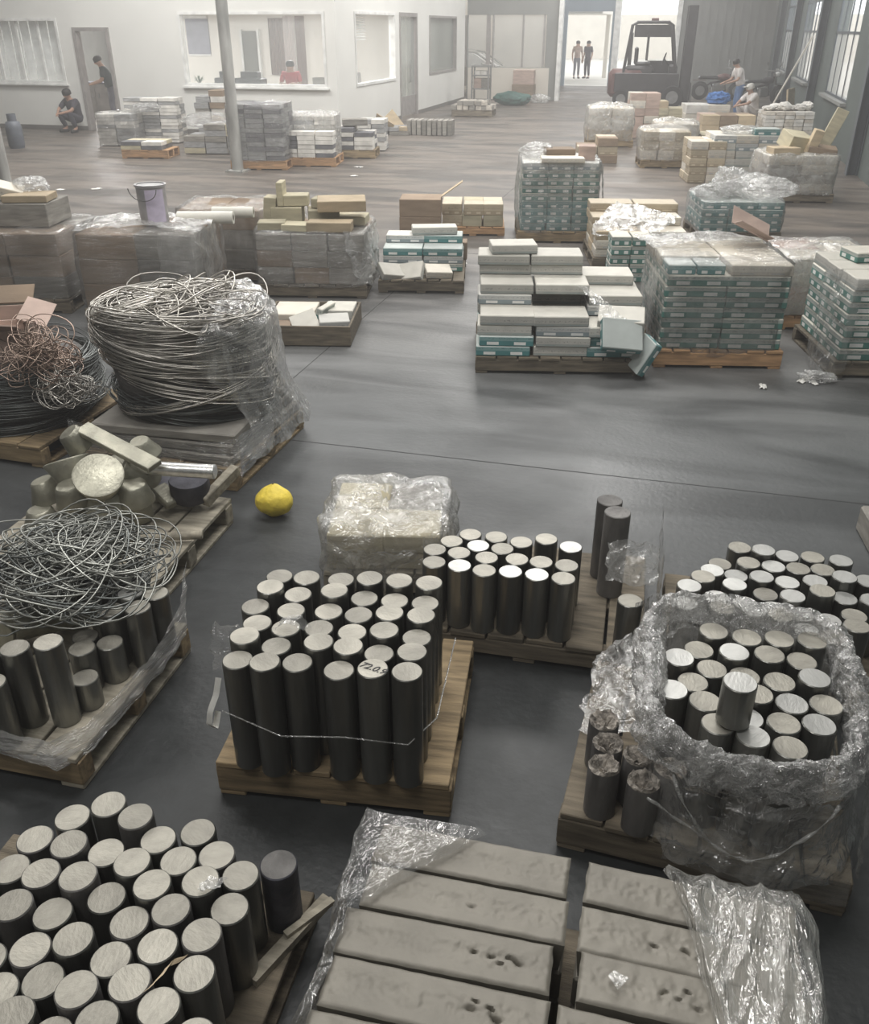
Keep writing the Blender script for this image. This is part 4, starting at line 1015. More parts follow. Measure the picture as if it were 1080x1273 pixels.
# ================================================================== wire
def coil(name, label, c, r0, r1, z0, z1, loops, wr, m, seed, ex=1.0, tilt=0.06, seg=34, sides=4, group=None):
    r_ = random.Random(seed); pts = []; bun = max(1, loops // 9)
    for l in range(loops):
        if l % bun == 0:
            RA = r_.uniform(r0, r1) if r_.random() > 0.5 else r_.uniform(r1 * 0.9, r1); ZZ = r_.uniform(z0, z1)
            TX, TY, PH, AM = r_.gauss(0, tilt), r_.gauss(0, tilt), r_.uniform(0, 6.28), r_.uniform(0, 0.045)
        ra = min(r1 * 1.02, RA + r_.gauss(0, 0.018)); z = min(z1 + .02, max(z0, ZZ + r_.gauss(0, 0.022)))
        ox, oy = r_.gauss(0, 0.008), r_.gauss(0, 0.008); tx, ty = TX + r_.gauss(0, 0.012), TY + r_.gauss(0, 0.012); ph = PH + r_.gauss(0, .15); am = AM
        if r_.random() < 0.08: ra *= r_.uniform(0.95, 1.06); tx += r_.gauss(0, .08)
        for k in range(seg):
            a = 2 * math.pi * k / seg
            rr = ra * (1 + am * math.sin(2 * a + ph) + 0.01 * math.sin(5 * a + ph))
            x, y = rr * math.cos(a) * ex + ox, rr * math.sin(a) + oy
            pts.append((c[0] + x, c[1] + y, c[2] + z + x * tx + y * ty))
    # ease from one loop to the next
    for l in range(1, loops):
        i = l * seg
        for k in range(4):
            t = (k + 1) / 5; pts[i + k] = tuple(Vector(pts[i - 1]).lerp(Vector(pts[i + k]), t))
    f = MB(); f.tube(pts, wr, sides)
    return tag(build(name, f, m, None, smooth=180), label, 'wire', group)
def tangle(name, label, c, rad, hz, n, lr, wr, m, seed, seg=30, flat=0.4, sides=4, group=None):
    """one long wire wandering in loose loops"""
    r_ = random.Random(seed); pts = []
    for _ in range(n):
        a0 = r_.uniform(0, 6.28); d = rad * math.sqrt(r_.random()) * 0.8
        h = hz * (1 - (d / rad) ** 2) * r_.uniform(0.35, 1.0)
        o = Vector((c[0] + d * math.cos(a0), c[1] + d * math.sin(a0), c[2] + h)); lrr = r_.uniform(lr[0], lr[1])
        n_ = Vector((r_.gauss(0, flat), r_.gauss(0, flat), 1)).normalized(); u = n_.orthogonal().normalized(); w_ = n_.cross(u)
        st = r_.uniform(0, 6.28); sw = r_.uniform(3.5, 7.5) * r_.choice((-1, 1))
        for k in range(seg):
            a = st + sw * k / (seg - 1); p = o + (u * math.cos(a) + w_ * math.sin(a)) * lrr * (1 + 0.1 * math.sin(3 * a))
            p.z = max(p.z, c[2] + 0.005); pts.append(p)
    sm = pts
    for _ in range(3):
        nx_ = sm[:]
        for i in range(1, len(sm) - 1): nx_[i] = (sm[i - 1] + sm[i] * 2 + sm[i + 1]) / 4
        sm = nx_
    f = MB(); f.tube(sm, wr, sides)
    return tag(build(name, f, m, None, smooth=180), label, 'wire', group)
# big pile of coils
pallet('pallet under the tall pile of wire coils', (-3.18, 4.02), R(-1), 0.98, 0.96, 0.14, M_WOOD, M_WOOD, nb=6)
cx, cyy = -2.68, 4.55
for k, (z, wd, lab) in enumerate(((0.145, 0.94, 'lowest thick grey card slab under the wire coils'), (0.205, 0.90, 'second thick grey card slab under the wire coils'), (0.265, 0.88, 'topmost thick grey card slab under the wire coils'))):
    f = MB(); f.box((0, 0, 0.028), (wd, 0.92, 0.055), bev=0.008)
    tag(build('card_slab', f, M_CARDG, None, (cx, 4.50, z), (0, 0, R(-2 + 2.5 * k))), lab, 'cardboard', 'card slabs under the wire pile')
coil('wire_coil', 'lowest wire coil of the tall pile, squashed and dark', (cx, cyy, 0.335), 0.20, 0.48, 0.0, 0.16, 130, 0.0040, M_WIRE_D, 1, 1.0, 0.08)
coil('wire_coil', 'second wire coil up in the tall pile', (cx + .02, cyy + .01, 0.47), 0.22, 0.49, 0.0, 0.17, 130, 0.0040, M_WIRE, 2, 1.0, 0.12)
coil('wire_coil', 'third wire coil up in the tall pile', (cx - .03, cyy, 0.60), 0.22, 0.49, 0.0, 0.16, 120, 0.0040, M_WIRE, 3, 1.0, 0.1)
coil('wire_coil', 'topmost full wire coil of the tall pile, bulging sideways', (cx - .04, cyy, 0.74), 0.18, 0.50, 0.0, 0.15, 120, 0.0042, M_WIRE, 4, 1.0, 0.1)
coil('wire_coil', 'small tight wire coil showing its end at the top of the pile', (cx - .24, cyy - .22, 0.82), 0.05, 0.21, 0.0, 0.1, 70, 0.0040, M_WIRE, 5, 1.0, 0.25)
tangle('tangled_wire', 'loose tangled wire heaped on top of the coil pile', (cx + .04, cyy - .02, 0.84), 0.40, 0.10, 110, (0.08, 0.26), 0.0042, M_WIRE, 6)
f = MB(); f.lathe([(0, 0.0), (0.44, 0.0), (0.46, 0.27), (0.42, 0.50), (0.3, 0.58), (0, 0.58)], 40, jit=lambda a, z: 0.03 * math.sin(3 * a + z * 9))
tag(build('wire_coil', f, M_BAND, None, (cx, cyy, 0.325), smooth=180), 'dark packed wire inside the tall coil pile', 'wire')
# film thrown over the coil pile
def coil_film(u, v):
    a = R(-46) + R(120) * u + 0.22 * (1 - u) * math.sin(v * 9 + 1.0)
    prof = [(0.30, 0.96), (0.44, 0.95), (0.52, 0.84), (0.545, 0.65), (0.56, 0.45), (0.60, 0.28), (0.62, 0.16)]
    p = lerp_path([(x, z, 0) for x, z in prof], v)
    k = 1 + 0.12 * (1 if v > .7 else 0) * abs(math.sin(2 * a)) * (v - .7) / .3
    return (cx - .02 + p.x * math.cos(a) * k, cyy + p.x * math.sin(a) * k, p.y + 0.015 * math.sin(14 * a))
film('film_sheet', coil_film, 110, 60, M_FILM_C, 'clear film thrown over one side of the tall wire pile', 0.014, 10, 31)
strip('film_sheet', [(-3.22, 4.0, 0.34), (-2.9, 3.98, 0.30), (-2.5, 3.98, 0.27), (-2.17, 4.0, .33), (-2.14, 4.4, .35)], [(-3.22, 3.97, 0.12), (-2.9, 3.96, 0.12), (-2.5, 3.965, 0.10), (-2.15, 3.97, .12), (-2.13, 4.4, .15)], 80, 16, M_FILM_H, 'dull film skirt round the foot of the tall wire pile', 0.014, 9, 33)
# second wire pile at the edge
pallet('pallet under the dark wire pile at the picture edge', (-4.42, 4.02), R(-2), 0.98, 0.96, 0.14, M_WOOD, M_WOOD, nb=6)
c2 = (-3.90, 4.52)
coil('wire_coil', 'dark lower wire coil on the edge pallet', (c2[0], c2[1], 0.16), 0.22, 0.49, 0.0, 0.16, 120, 0.0040, M_WIRE_D, 11, 1.0, 0.06, group=None)
coil('wire_coil', 'dark upper wire coil on the edge pallet', (c2[0], c2[1], 0.33), 0.2, 0.47, 0.0, 0.16, 110, 0.0040, M_WIRE_D, 12, 1.0, 0.1)
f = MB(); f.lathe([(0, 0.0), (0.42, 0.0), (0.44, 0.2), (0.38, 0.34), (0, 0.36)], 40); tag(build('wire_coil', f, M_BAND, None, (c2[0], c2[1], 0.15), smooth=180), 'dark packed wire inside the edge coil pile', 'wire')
q = W(38, 440, .62)
tangle('tangled_wire', 'coppery tangled wire beside the torn box on the edge pile', (q.x, q.y + .06, 0.46), 0.22, 0.30, 90, (0.05, 0.15), 0.0036, M_WIRE_C, 13, flat=0.7)
q = W(82, 490, .42)
tangle('tangled_wire', 'small ball of pale tangled wire at the corner of the edge pile', (q.x - .03, q.y + .05, 0.36), 0.15, 0.18, 70, (0.04, 0.11), 0.0034, M_WIRE, 14, flat=0.6)
f = MB(); pp = W(100, 425, .3); f.tube([W(99, 424, .006), W(108, 438, .006), W(117, 452, .006), W(116, 459, .006), W(107, 459, .006)], 0.004, 5); tag(build('loose_wire', f, M_WIRE), 'single loose wire end curling between the two wire piles', 'wire')
# torn box on top of the edge pile
t = thing('open_box', 'torn brown box with flaps up on top of the edge wire pile', 'box', tuple(W(5, 440, .50)), R(25))
for s_, d_, l_ in (((0, -0.17, 0.13), (0.4, 0.01, 0.26), 'box_wall'), ((0, 0.17, 0.13), (0.4, 0.01, 0.26), 'box_wall'), ((-0.2, 0, 0.13), (0.01, 0.33, 0.26), 'box_wall'), ((0.2, 0, 0.13), (0.01, 0.33, 0.26), 'box_wall'), ((0, 0, 0.006), (0.39, 0.33, 0.012), 'box_bottom')):
    f = MB(); f.box(s_, d_); build(l_, f, M_CARDP, t)
f = MB(); f.box((0.26, -0.05, 0.27), (0.17, 0.30, 0.008), rot=Euler((0.2, 0.35, 0))); build('flap', f, M_CARDP, t)
f = MB(); f.box((0.02, -0.24, 0.24), (0.34, 0.15, 0.008), rot=Euler((-0.5, 0.1, 0))); build('flap', f, M_CARDP, t)
f = MB(); f.box((0.0, 0.25, 0.31), (0.38, 0.16, 0.008), rot=Euler((0.5, 0.0, 0))); build('flap', f, M_CARD, t)
# tangle over the mixed billets
tangle('tangled_wire', 'big bird-nest of tangled grey wire lying on the mixed billets', (-2.13, 2.49, 0.40), 0.31, 0.15, 110, (0.07, 0.23), 0.0036, M_WIRE_M, 15, flat=0.35)
tangle('tangled_wire', 'darker tangled wire inside the bird-nest on the mixed billets', (-2.15, 2.49, 0.38), 0.30, 0.10, 110, (0.07, 0.22), 0.0036, M_WIRE_D, 16, flat=0.35)

# ================================================================== scrap castings behind the mixed billets
pallet('pale pallet under the heap of cup-shaped scrap castings', (-2.98, 2.72), R(2), 0.95, 0.93, 0.14, M_PLY, M_PLY, nb=6)
def casting(px, py, z, r0, r1, h, n, lab, m=None):
    """cup-shaped casting: its wide flat face is centred at the measured point and looks along n"""
    m = m or M_SCRAP
    f = MB(); f.lathe([(0, 0), (r0 * 0.90, 0), (r0 * 0.985, 0.004), (r0, 0.010), (r1 * 1.05, h * 0.72), (r1 * 0.96, h * 0.92), (r1 * 0.82, h), (0, h)], 34, jit=lambda a, zz: 0.012 * math.sin(2 * a + px) + 0.008 * math.sin(5 * a))
    q = W(px, py, z); rot = Vector((0, 0, -1)).rotation_difference(Vector(n).normalized()).to_euler()
    tag(build('cup_casting', f, m, None, q, rot, 40), lab, 'casting', 'cup-shaped scrap castings in the heap')
DN = (0.03, 0.02, -1)
casting(137, 652, .145, .085, .065, .11, DN, 'upright cup casting at the bottom front of the scrap heap')
casting(135, 634, .262, .105, .075, .10, (.05, -.05, -1), 'upside-down cup casting stacked on the bottom front one')
casting(170, 645, .145, .085, .08, .14, DN, 'cylindrical casting standing beside the stacked cup castings')
casting(167, 622, .29, .10, .07, .10, (-.08, .05, -1), 'cup casting resting on the cylindrical one')
casting(122, 590, .48, .118, .08, .16, (.34, -.42, .80), 'large cup casting showing its round flat face upwards')
casting(82, 571, .46, .11, .07, .13, (-.35, .25, .85), 'casting tipped on edge at the side of the scrap heap')
casting(64, 620, .24, .095, .06, .11, (.25, .1, -1), 'rounded casting at the outer end of the scrap heap')
casting(55, 655, .145, .095, .065, .10, DN, 'cup casting low down beside the tangled wire')
casting(98, 655, .145, .095, .07, .13, DN, 'cup casting low in the middle of the scrap heap')
casting(95, 625, .29, .09, .065, .11, (.1, .2, -1), 'cup casting wedged under the large face-up one')
casting(150, 584, .41, .08, .066, .13, (-.75, -.35, .5), 'cup casting lying on its side near the heap top')
casting(180, 566, .40, .09, .055, .09, (.1, .2, -1), 'domed casting at the top of the scrap heap under the plank')
casting(104, 556, .46, .08, .06, .11, (.4, .3, -.8), 'casting half hidden under the plank at the heap top')
casting(190, 594, .36, .055, .055, .14, (.9, -.35, .1), 'short round casting butting against the bright bar')
casting(160, 612, .145, .10, .08, .2, DN, 'deep casting hidden in the core of the scrap heap')
lying('round_bar', 225, 584, .42, R(-80), 0.02, 0.036, 0.34, M_SHINY, 'bright shiny round bar lying across the scrap heap', 'round bar')
q = W(238, 617, .20); f = MB(); f.lathe([(0, 0), (.095, 0), (.1, .008), (.1, .10), (.096, .108), (0, .108)], 34); tag(build('metal_disc', f, M_DARKM, None, q, (0.1, 0.05, 0), 40), 'thick dark round disc lying at the end of the scrap heap', 'disc')
q = W(204, 605, .20); f = MB(); f.lathe([(0, 0), (.07, 0), (.072, .006), (.072, .05), (0, .055)], 28); tag(build('metal_disc', f, M_DARKM, None, q, (0.3, 0.2, 0), 40), 'small dark disc beside the thick round disc', 'disc')
q = W(208, 622, .19); f = MB(); f.box((0, 0, 0.03), (0.16, 0.09, 0.05), bev=0.012); tag(build('metal_block', f, M_SCRAP, None, q, (0.15, 0.25, R(-30)), 40), 'slanted metal block in front of the dark discs', 'block')
q = W(275, 612, .20); f = MB(); f.box((0, 0, 0), (0.05, 0.26, 0.06), bev=0.006); tag(build('metal_block', f, M_PLY, None, q + Vector((0, 0, .04)), (0.35, 0.0, R(-18)), 40), 'pale grey bar end leaning beyond the thick dark disc', 'bar')
a, b = W(102, 532, .56), W(193, 580, .48); f = MB(); f.box((0, 0, 0), ((b - a).length, 0.085, 0.03), bev=0.004)
d_ = b - a; tag(build('metal_plate', f, M_SCRAP, None, (a + b) / 2, (R(12), math.asin(-d_.z / d_.length), math.atan2(d_.y, d_.x)), 40), 'long flat grey bar lying across the top of the scrap heap', 'flat bar')
lying('round_bar', 185, 668, .18, R(-70), 0.0, 0.02, 0.5, M_PLY, 'thin pale bar lying on the pallet planks near the scrap heap', 'round bar')
# yellow sack and covered load on the open floor, mostly beyond the scrap heap
q = W(343, 640, 0)
film('yellow_sack', lambda u, v: (q.x + 0.10 * math.cos(6.2832 * u) * (math.sin(math.pi * (0.08 + 0.917 * v)) ** 0.6), q.y + 0.09 * math.sin(6.2832 * u) * (math.sin(math.pi * (0.08 + 0.917 * v)) ** 0.6), 0.01 + 0.17 * v), 30, 16, M_YELLOW, 'small yellow sack standing on the open floor', 0.010, 9, 41, closed=True, cat='sack')

# ================================================================== carton stacks
POSN = {1: [''], 2: ['left', 'right'], 3: ['left', 'middle', 'right'], 4: ['far left', 'inner left', 'inner right', 'far right']}
POSD = {1: [''], 2: ['front', 'back'], 3: ['front', 'middle', 'back']}
def carton(name, dims, m, loc, rz, label, group=None, rot=None, parent=None):
    o = link(name, bx(dims, min(0.006, dims[2] * 0.08), m, name), parent, loc, rot or (0, 0, rz))
    if not parent: tag(o, label, 'carton', group)
    return o
def stack(name, where, origin, rz, z0, dims, n, mats, hmap=None, jit=0.008, seed=0, look=None, group=None, skip=None):
    """every carton of a stack; origin = front corner; hmap(i, j) = layers standing at that spot"""
    r_ = random.Random(seed); nx, ny, nz = n; out = []
    for j in range(ny):
        for i in range(nx):
            hh = hmap(i, j) if hmap else nz
            for k in range(hh):
                if skip and skip(i, j, k): continue
                if 0 < i < nx - 1 and 0 < j < ny - 1 and k < hh - 1: continue
                x = dims[0] * (i + 0.5) + r_.uniform(-jit, jit); y = dims[1] * (j + 0.5) + r_.uniform(-jit, jit); z = z0 + 0.001 + k * (dims[2] + 0.0008)
                m = r_.choice(mats) if isinstance(mats, (list, tuple)) else mats(i, j, k)
                p = loc2((origin[0], origin[1]), rz, (x, y, z))
                pos = ' '.join(q for q in (POSD[ny][j], POSN[nx][i]) if q)
                lay = 'top' if k == hh - 1 else ('bottom' if k == 0 else ORD[k])
                lk = look or LOOKS.get(m.name, 'carton')
                lab = '%s, %s layer%s, %s' % (lk, lay, (', ' + pos) if pos else '', where)
                out.append(carton(name, (dims[0] - 0.006, dims[1] - 0.006, dims[2]), m, p, rz + r_.uniform(-0.012, 0.012), lab, group or ('cartons ' + where)))
    return out
LOOKS = {'green_printed_carton': 'green and white carton', 'teal_printed_carton': 'teal carton', 'white_printed_carton': 'white carton', 'grey_printed_carton': 'grey carton', 'tan_printed_carton': 'tan carton',
         'pale_printed_carton': 'pale carton', 'dark_striped_carton': 'striped carton', 'brown_cardboard': 'brown box', 'tan_cardboard': 'tan box', 'yellow_cardboard': 'yellowish box', 'pinkish_cardboard': 'pinkish box', 'grey_card': 'grey box'}
def wrap(label, origin, rz, w_, d_, z0, z1, m, amp=0.012, fr=8, seed=0, top=0.35, bulge=0.02, dome=0.0, gap=0.014, name='film_wrap'):
    """stretch film round a load: sides, rounded corners and a turned-in top"""
    cx_, cy2 = w_ / 2, d_ / 2
    def fn(u, v):
        a = 2 * math.pi * u; c, s = math.cos(a), math.sin(a); k = (abs(c) ** 10 + abs(s) ** 10) ** (-0.1)
        vs = 0.72
        if v < vs:
            t = v / vs; z = z0 + (z1 + 0.012 - z0) * t; e = gap + bulge * math.sin(math.pi * t) * (0.5 + 0.5 * math.sin(5 * a + seed)); f_ = 1.0
        else:
            t = (v - vs) / (1 - vs); z = z1 + 0.016 + dome * math.sin(t * math.pi / 2); e = gap * (1 - t); f_ = 1 - t * top
        return (cx_ + (cx_ * k * f_ + e) * c, cy2 + (cy2 * k * f_ + e) * s, z + (0.008 * math.sin(9 * a + seed) if v > 0.6 else 0))
    f = MB(); f.grid(lambda u, v: (lambda p: (p[0], p[1], max(p[2], z0 - .02)))(crumple(fn(u, v), amp, fr, seed)), 96, 34, closed_u=True)
    return tag(build(name, f, m, None, (origin[0], origin[1], 0), (0, 0, rz), 180), label, 'plastic film')
def bundle(label, c, s, m, seed=0, fr=5, amp=0.25, rz=0.0, name='film_bundle'):
    """a loose wad of film"""
    f = MB()
    def fn(u, v):
        a = 2 * math.pi * u; b = math.pi * (v - 0.5) * 0.98
        p = Vector((math.cos(a) * math.cos(b), math.sin(a) * math.cos(b), math.sin(b)))
        n = 1 + amp * mn.noise(p * 2.2 + Vector((seed, 0, 0))) + 0.5 * amp * mn.noise(p * fr + Vector((0, seed, 0))) + 0.25 * amp * mn.noise(p * fr * 2.5 + Vector((0, 0, seed)))
        return (p.x * n * s[0], p.y * n * s[1], max(-s[2] * 0.9, p.z * n * s[2]) + s[2] * 0.9)
    f.grid(fn, 72, 40, closed_u=True)
    return tag(build(name, f, m, None, c, (0, 0, rz), 28), label, 'plastic film')
RZ = R(12)
def FL(px, py): q = W(px, py); return (q.x, q.y)
# -- big green stack on the orange pallet
o12 = FL(811, 457)
pallet('orange-brown pallet under the big film-wrapped green stack', o12, RZ, 0.97, 0.98, 0.145, M_WOODO, M_WOODO)
stack('green_carton', 'big wrapped stack on orange pallet', loc2(o12, RZ, (0.03, 0.03, 0)), RZ, 0.146, (0.455, 0.30, 0.078), (2, 3, 8), lambda i, j, k: M_CGREEN if k < 7 else M_CPALE, hmap=lambda i, j: 8 if (i or j) else 7, seed=21)
for k, lab in enumerate(('small green box set on the wrapped green stack, outer one', 'small green box set on the wrapped green stack, inner one')):
    carton('green_carton', (0.2, 0.24, 0.07), M_CTEAL, loc2((*o12, 0), RZ, (0.14 + 0.215 * k, 0.18, 0.146 + 7 * 0.0788 + .001)), RZ, lab)
wrap('clear film wrapped round the big green carton stack', loc2(o12, RZ, (0.02, 0.02, 0)), RZ, 0.93, 0.94, 0.10, 0.785, M_FILM_L, 0.012, 7, 21, 0.7, 0.015)
strip('film_sheet', [loc2((*o12, 0), RZ, p) for p in ((-.03, .0, .74), (-.05, .1, .74), (-.04, .3, .76))], [loc2((*o12, 0), RZ, p) for p in ((-.10, -.03, .17), (-.09, .1, .15), (-.08, .3, .15))], 30, 30, M_FILM_V, 'gathered film hanging down the corner of the big green stack', 0.02, 9, 24)
strip('film_sheet', [loc2((*o12, 0), RZ, p) for p in ((.0, .5, .80), (.3, .55, .84), (.6, .5, .86), (.85, .6, .82))], [loc2((*o12, 0), RZ, p) for p in ((-.1, .96, .80), (.3, 1.0, .82), (.6, 1.0, .84), (.95, 1.0, .78))], 40, 20, M_FILM_W, 'pinkish film bunched on top of the big green stack', 0.02, 8, 25)
f = MB(); f.box((0, 0, 0), (0.34, 0.22, 0.006), rot=Euler((0.5, 0.45, 0.2))); f.box((0.02, -0.17, -0.02), (0.30, 0.14, 0.006), rot=Euler((-0.3, 0.45, 0.2)))
tag(build('card_flap', f, M_CARDP, None, loc2((*o12, 0), RZ, (0.80, 0.80, 0.93))), 'folded pinkish card flap rising behind the big green stack', 'cardboard')
# -- white flat cartons pile in the middle
o11 = FL(590, 464)
pallet('dark pallet under the untidy pile of flat white cartons', o11, RZ, 1.28, 1.0, 0.13, M_WOODG, M_WOODG, nb=8)
hm = [[4, 4, 3], [6, 6, 5], [8, 8, 6]]
stack('white_carton', 'untidy pile of flat cartons', loc2(o11, RZ, (0.02, 0.03, 0)), RZ, 0.131, (0.41, 0.31, 0.075), (3, 3, 8), lambda i, j, k: (M_CTEAL if (k < 2 and (i + j) % 2 == 0) else (M_CGREY if (i * 3 + j + k) % 5 == 0 else M_CWHITE)), hmap=lambda i, j: hm[j][i], jit=0.018, seed=31)
carton('white_carton', (0.36, 0.24, 0.07), M_CWHITE, loc2((*o11, 0), RZ, (0.28, 0.80, 0.131 + 8 * .0758 + .002)), RZ + .1, 'white carton lying askew on top of the untidy flat pile')
carton('teal_carton', (0.30, 0.24, 0.07), M_CTEAL, loc2((*o11, 0), RZ, (1.06, -0.02, 0.30)), 0, 'teal carton tilted against the front of the untidy flat pile', rot=(R(48), R(6), RZ + .1))
carton('teal_carton', (0.26, 0.2, 0.065), M_CTEAL, loc2((*o11, 0), RZ, (1.27, -0.02, 0.16)), 0, 'teal carton standing on end at the corner of the flat pile', rot=(R(20), R(-62), RZ))
carton('white_carton', (0.34, 0.24, 0.06), M_CWHITE, loc2((*o11, 0), RZ, (1.08, 0.14, 0.131 + 3 * .0758 + .02)), 0, 'white carton sliding off the front of the flat pile', rot=(R(14), 0, RZ - .15))
strip('film_sheet', [loc2((*o11, 0), RZ, p) for p in ((.75, .25, .62), (.85, .22, .60))], [loc2((*o11, 0), RZ, p) for p in ((.95, .0, .40), (1.1, .02, .42))], 16, 24, M_FILM, 'film strip trailing down the front of the untidy flat pile', 0.018, 14, 35)
# -- small loads behind the pile
o7 = FL(470, 364)
pallet('dark pallet under the teal and white cartons before the brown boxes', o7, RZ, 0.85, 1.1, 0.13, M_WOODG, M_WOODG)
stack('teal_carton', 'teal stack before the brown boxes', loc2(o7, RZ, (0.02, 0.35, 0)), RZ, 0.131, (0.40, 0.26, 0.075), (2, 2, 4), [M_CTEAL, M_CTEAL, M_CGREY, M_CGREEN], hmap=lambda i, j: 3 + (j == 1), seed=41)
for k, (x, y, r0, r1, r2, mm, lab) in enumerate(((0.12, 0.12, 25, 10, 0.5, M_CWHITE, 'white carton slumped at the front of the teal stack, outermost'), (0.33, 0.14, 40, -12, -.3, M_CWHITE, 'white carton leaning in front of the teal stack, middle one'), (0.58, 0.15, 12, 4, .25, M_CPALE, 'pale opened carton at the front corner of the teal stack'))):
    carton('white_carton', (0.26, 0.2, 0.07), mm, loc2((*o7, 0), RZ, (x, y, 0.15)), 0, lab, rot=(R(r0), R(r1), RZ + r2))
carton('white_carton', (0.46, 0.2, 0.075), M_CWHITE, loc2((*o7, 0), RZ, (0.52, 0.72, 0.131 + 4 * .0758 + .003)), RZ + .12, 'long white carton lying on top of the teal stack')
carton('tan_box', (0.2, 0.2, 0.18), M_CARD, loc2((*o7, 0), RZ, (0.76, 0.98, 0.131)), RZ, 'small brown box standing behind the teal stack')
f = MB(); f.grid(lambda u, v: (0.07 * (u - .5), 0.30 * (v - .5), 0.01 + 0.05 * v * v), 4, 12); tag(build('paper_sheet', f, M_PAPER, None, W(572, 325, 0.02), (0, 0, R(30))), 'curled strip of white paper on the floor beside the teal stack', 'paper')
o5 = FL(497, 303)
pallet('low pallet under the two stacked brown boxes', loc2(o5, RZ, (-.02, -.02, 0)), RZ, 0.58, 0.55, 0.11, M_WOODG, M_WOODG, nb=4)
stack('brown_box', 'the pair by the teal stack', o5, RZ, 0.111, (0.50, 0.42, 0.20), (1, 1, 2), [M_CARD], seed=43, look='brown box')
f = MB(); f.box((0, 0, 0), (0.30, 0.16, 0.008), rot=Euler((0, -0.6, 0.2))); tag(build('card_flap', f, M_CARDT, None, loc2((*o5, 0), RZ, (0.62, 0.2, 0.61))), 'open card flap sticking up from the brown boxes', 'cardboard')
o6 = FL(548, 293)
pallet('orange pallet under the row of tan boxes', o6, RZ, 0.80, 0.6, 0.11, M_WOODO, M_WOODO, nb=5)
stack('tan_box', 'row of boxes on orange pallet', loc2(o6, RZ, (0.02, .02, 0)), RZ, 0.111, (0.25, 0.27, 0.135), (3, 2, 2), [M_CTAN, M_CTAN, M_CARDY], seed=45, jit=0.012)
# -- teal wrapped tower
o9 = FL(642, 302)
pallet('brown pallet under the tall teal tower wrapped in film', o9, RZ, 0.98, 0.9, 0.14, M_WOOD, M_WOOD)
stack('teal_carton', 'tall wrapped teal tower', loc2(o9, RZ, (0.04, 0.03, 0)), RZ, 0.141, (0.30, 0.42, 0.085), (3, 2, 9), lambda i, j, k: M_CTEAL if k < 4 else (M_CGREEN if k < 8 else M_CGREY), seed=51)
wrap('film wrapped round the tall teal tower', loc2(o9, RZ, (0.02, 0.02, 0)), RZ, 0.93, 0.86, 0.12, 0.92, M_FILM, 0.02, 6, 51, 0.5, 0.03)
zt = 0.141 + 9 * .0858 + 0.004
carton('brown_box', (0.34, 0.26, 0.12), M_CARD, loc2((*o9, 0), RZ, (0.48, 0.38, zt)), RZ + .1, 'open brown box on top of the tall teal tower')
carton('brown_box', (0.20, 0.22, 0.16), M_CARDP, loc2((*o9, 0), RZ, (0.80, 0.30, zt)), RZ - .1, 'pinkish box at the corner on top of the tall teal tower')
carton('white_carton', (0.5, 0.28, 0.05), M_CPALE, loc2((*o9, 0), RZ, (0.50, 0.12, zt)), RZ, 'flat pale carton lying at the front on top of the teal tower')
bundle('crumpled film wad on the tall teal tower', loc2((*o9, 0), RZ, (0.22, 0.45, zt)), (0.2, 0.18, 0.09), M_FILM_W, 52)
strip('film_sheet', [loc2((*o9, 0), RZ, p) for p in ((.97, .0, .88), (1.0, .3, .86))], [loc2((*o9, 0), RZ, p) for p in ((1.02, -.03, .2), (1.05, .3, .2))], 16, 30, M_FILM_W, 'loose film flapping down the corner of the teal tower', 0.02, 8, 53)
# -- tan boxes with film between tower and green stack
o10 = FL(735, 336)
pallet('pallet under the tan boxes half covered by trailing film', o10, RZ, 1.0, 1.0, 0.13, M_WOODG, M_WOODG)
stack('tan_box', 'half-covered tan load', loc2(o10, RZ, (0.02, 0.02, 0)), RZ, 0.131, (0.48, 0.32, 0.09), (2, 3, 5), [M_CTAN, M_CARDT, M_CPALE, M_CTAN], hmap=lambda i, j: (3, 4, 5)[j], seed=61, jit=0.015)
strip('film_sheet', [loc2((*o10, 0), RZ, p) for p in ((-.04, .0, .40), (.1, .35, .53), (.3, .6, .62))], [loc2((*o10, 0), RZ, p) for p in ((.5, -.06, .30), (.8, .1, .45), (.95, .4, .50))], 50, 30, M_FILM_W, 'wrinkled film trailing over the front of the tan boxes', 0.03, 8, 62)
oo = loc2((*o10, 0), RZ, (0.12, -0.50, 0)); 
stack('green_carton', 'small green pile behind the flat cartons', (oo.x, oo.y), RZ, 0.0, (0.20, 0.3, 0.09), (2, 1, 5), [M_CGREEN], seed=63)
carton('brown_box', (0.34, 0.4, 0.36), M_CARDG, loc2((*o10, 0), RZ, (0.75, -0.36, 0)), RZ, 'grey-brown box standing beside the green stack corner')
# -- wrapped teal load with the big film bundle
o13 = FL(866, 302)
pallet('pallet under the teal load topped by a big film bundle', o13, RZ, 1.0, 0.9, 0.13, M_WOODG, M_WOODG)
stack('teal_carton', 'teal load under film bundle', loc2(o13, RZ, (0.02, 0.02, 0)), RZ, 0.131, (0.32, 0.42, 0.085), (3, 2, 4), [M_CTEAL, M_CTEAL, M_CGREY], seed=71)
carton('yellow_box', (0.42, 0.2, 0.06), M_CARDY, loc2((*o13, 0), RZ, (0.55, -0.18, 0.0)), RZ - .1, 'flat yellowish carton leaning before the teal load', rot=(R(35), 0, RZ - .1))
zt = 0.131 + 4 * .0858 + 0.004
bundle('big sausage of bunched film hanging off the teal load', loc2((*o13, 0), RZ, (0.74, 0.30, zt)), (0.40, 0.23, 0.14), M_FILM_W, 72, 6, 0.2, RZ - .35)
bundle('wad of film on the teal load beside the film sausage', loc2((*o13, 0), RZ, (0.42, 0.5, zt)), (0.20, 0.18, 0.17), M_FILM_W, 73, 6, 0.35)
